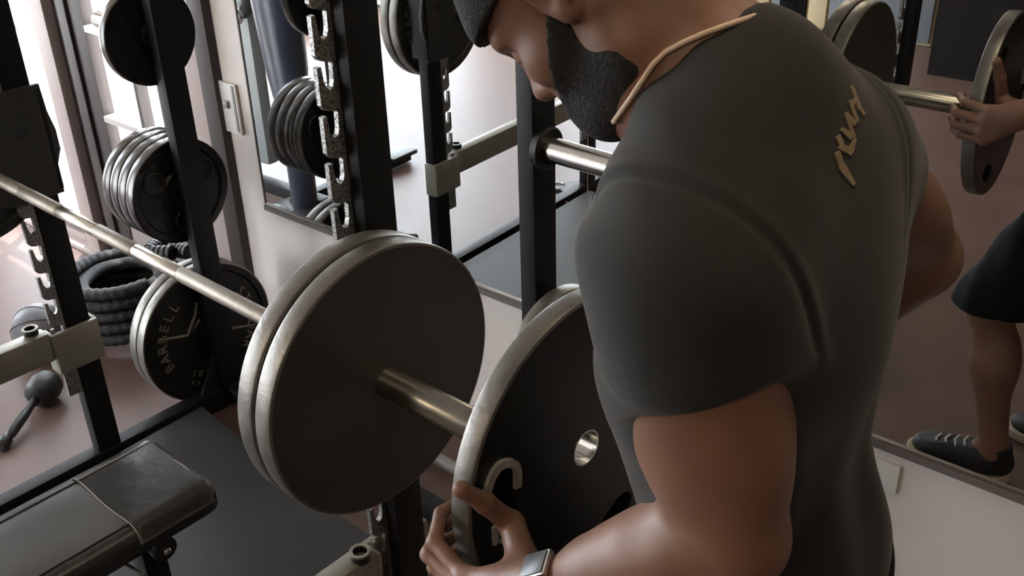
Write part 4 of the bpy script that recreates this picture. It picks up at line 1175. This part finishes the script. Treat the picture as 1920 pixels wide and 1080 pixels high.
beard.add(hcone((0.086, -0.068, 0.031), (0.080, -0.095, 0.024), 0.007, 0.012), 0.01)
beard.add(hcone((0.086, -0.068, -0.031), (0.080, -0.095, -0.024), 0.007, 0.012), 0.01)
beard.build('beard', beard_m, man, 3)

for s in (-1, 1):
    tube('eyebrow', [hd_(0.099 - 0.0006 * k * k, 0.024 + 0.004 * math.sin(k * 0.5), s * (0.014 + 0.006 * k)) for k in range(7)], [0.002, 0.0035, 0.004, 0.004, 0.0035, 0.003, 0.0015], beard_m, man, 6)
    tube('eyelashes', [hd_(0.0935 - 0.0004 * k * k, -0.001 - 0.0015 * math.sin(k * 0.6), s * (0.022 + 0.0042 * k)) for k in range(6)], 0.0016, eye_m, man, 5)

vs = [v.co.copy() for v in body_o.data.vertices]
bvb = BVHTree.FromPolygons(vs, [tuple(p.vertices) for p in body_o.data.polygons])
def snap(p, lift):
    q = []
    for t in (bvb, bvh):
        h = t.find_nearest(Vector(p))
        if h[0] is not None: q.append((h[3], h[0], h[1]))
    q.sort(key=lambda e: e[0])
    return q[0][1] + q[0][2] * lift
pts = []
for k in range(25):
    a = 2 * PI * k / 24
    fwd = math.cos(a); sd = math.sin(a)
    c = A3((0.574, -0.917, 1.602))
    p = c + A3((-0.062 * fwd, -0.10 * sd, 0.018 - 0.056 * fwd))
    h = bvb.find_nearest(Vector(p))
    pts.append(h[0] + h[1] * 0.0035)
pts = pts[:-1]
for _ in range(2):
    pts = [(pts[i - 1] + pts[i] * 2 + pts[(i + 1) % len(pts)]) / 4 for i in range(len(pts))]
pts = [(lambda h, p: h[0] + h[1] * 0.0035)(bvb.find_nearest(p), p) for p in pts]
tube('neck_cord', pts, 0.0028, cord_m, man, 8, True)

fa = Vector(unit(WRL - ELL_)); wp = Vector(WRL) - fa * 0.022
wt = lathe('watch_strap', wp - fa * 0.011, fa, [(0, 0.0285), (0, 0.0315), (0.022, 0.0315), (0.022, 0.0285)], M['rubber'], man, 32, True)
up_ = Vector((0.35, -0.1, 0.93)); up_ = (up_ - fa * up_.dot(fa)).normalized(); sdv = fa.cross(up_)
Rw = Matrix((fa, sdv, up_)).transposed()
wc = box('watch_case', wp + up_ * 0.034, (0.040, 0.034, 0.010), M['alu'], wt, 0.004, Rw)
box('watch_glass', wp + up_ * 0.0392, (0.033, 0.028, 0.002), M['watchface'], wt, 0.0008, Rw)

shorts = Field((0.30, -1.13, 0.44), (0.86, -0.62, 1.10), 0.0045)
shorts.add(ell((0.660, -0.885, 0.97), (0.122, 0.182, 0.145)), 0.05)
for sd in ('l', 'r'):
    h_, k_, a_ = LEGS[sd]
    shorts.add(cone(h_, k_ + A3((0, 0, 0.0)), 0.106, 0.096), 0.05)
    shorts.add(cone(h_ * 0.3 + k_ * 0.7, k_ + A3((0.0, 0, -0.03)), 0.096, 0.100), 0.03)
X, Y, Z = shorts.ax[0][:, None, None], shorts.ax[1][None, :, None], shorts.ax[2][None, None, :]
shorts.d = (shorts.d + 0.004 * np.sin(X * 60 + Z * 14) * np.sin(Y * 45 + Z * 8)).astype(np.float32)
shorts.d = np.maximum(shorts.d, np.maximum(0.515 + 0.0 * X + 0.06 * (X - 0.45) - Z + 0 * Y, Z - 1.03)).astype(np.float32)
shorts.build('shorts', short_m, man, 1)

for sd in ('l', 'r'):
    a_ = LEGS[sd][2]; xh = a_[0] + 0.055; yv = a_[1]
    sh = Field((xh - 0.32, yv - 0.08, -0.005), (xh + 0.04, yv + 0.08, 0.14), 0.003)
    sh.add(cone((xh - 0.035, yv, 0.060), (xh - 0.09, yv, 0.062), 0.038, 0.042), 0.02)
    sh.add(cone((xh - 0.08, yv, 0.060), (xh - 0.185, yv, 0.045), 0.043, 0.040), 0.03)
    sh.add(ell((xh - 0.205, yv, 0.042), (0.060, 0.046, 0.030)), 0.03)
    sh.add(cone((xh - 0.045, yv, 0.075), (xh - 0.045, yv, 0.105), 0.038, 0.037), 0.02)
    X, Y, Z = sh.ax[0][:, None, None], sh.ax[1][None, :, None], sh.ax[2][None, None, :]
    sh.d = np.maximum(sh.d, np.maximum(0.020 - Z, Z - (0.112 - 0.25 * (xh - X)) * 1.0 - 0.012) + 0 * X + 0 * Y).astype(np.float32)
    so = sh.build('shoe', shoe_m, man, 1)
    sl_ = Field((xh - 0.32, yv - 0.08, -0.004), (xh + 0.04, yv + 0.08, 0.06), 0.003)
    sl_.add(cone((xh - 0.045, yv, 0.02), (xh - 0.12, yv, 0.02), 0.046, 0.044), 0.02)
    sl_.add(cone((xh - 0.12, yv, 0.02), (xh - 0.205, yv, 0.02), 0.044, 0.050), 0.02)
    sl_.add(ell((xh - 0.218, yv, 0.02), (0.060, 0.050, 0.05)), 0.02)
    X, Y, Z = sl_.ax[0][:, None, None], sl_.ax[1][None, :, None], sl_.ax[2][None, None, :]
    sl_.d = np.maximum(sl_.d, np.maximum(0.001 - Z, Z - 0.030 - 0.35 * np.clip(X - (xh - 0.04), 0, 1)) + 0 * X + 0 * Y).astype(np.float32)
    sl_.build('sole', sole_m, so, 1)
    for k in range(4):
        x = xh - 0.125 - 0.024 * k; zt = 0.103 - 0.008 * k
        tube('lace', [(x + 0.01, yv - 0.026, zt - 0.014), (x, yv - 0.012, zt - 0.001), (x - 0.004, yv + 0.012, zt - 0.001), (x + 0.004, yv + 0.026, zt - 0.014)], 0.003, lace_m, so, 6)
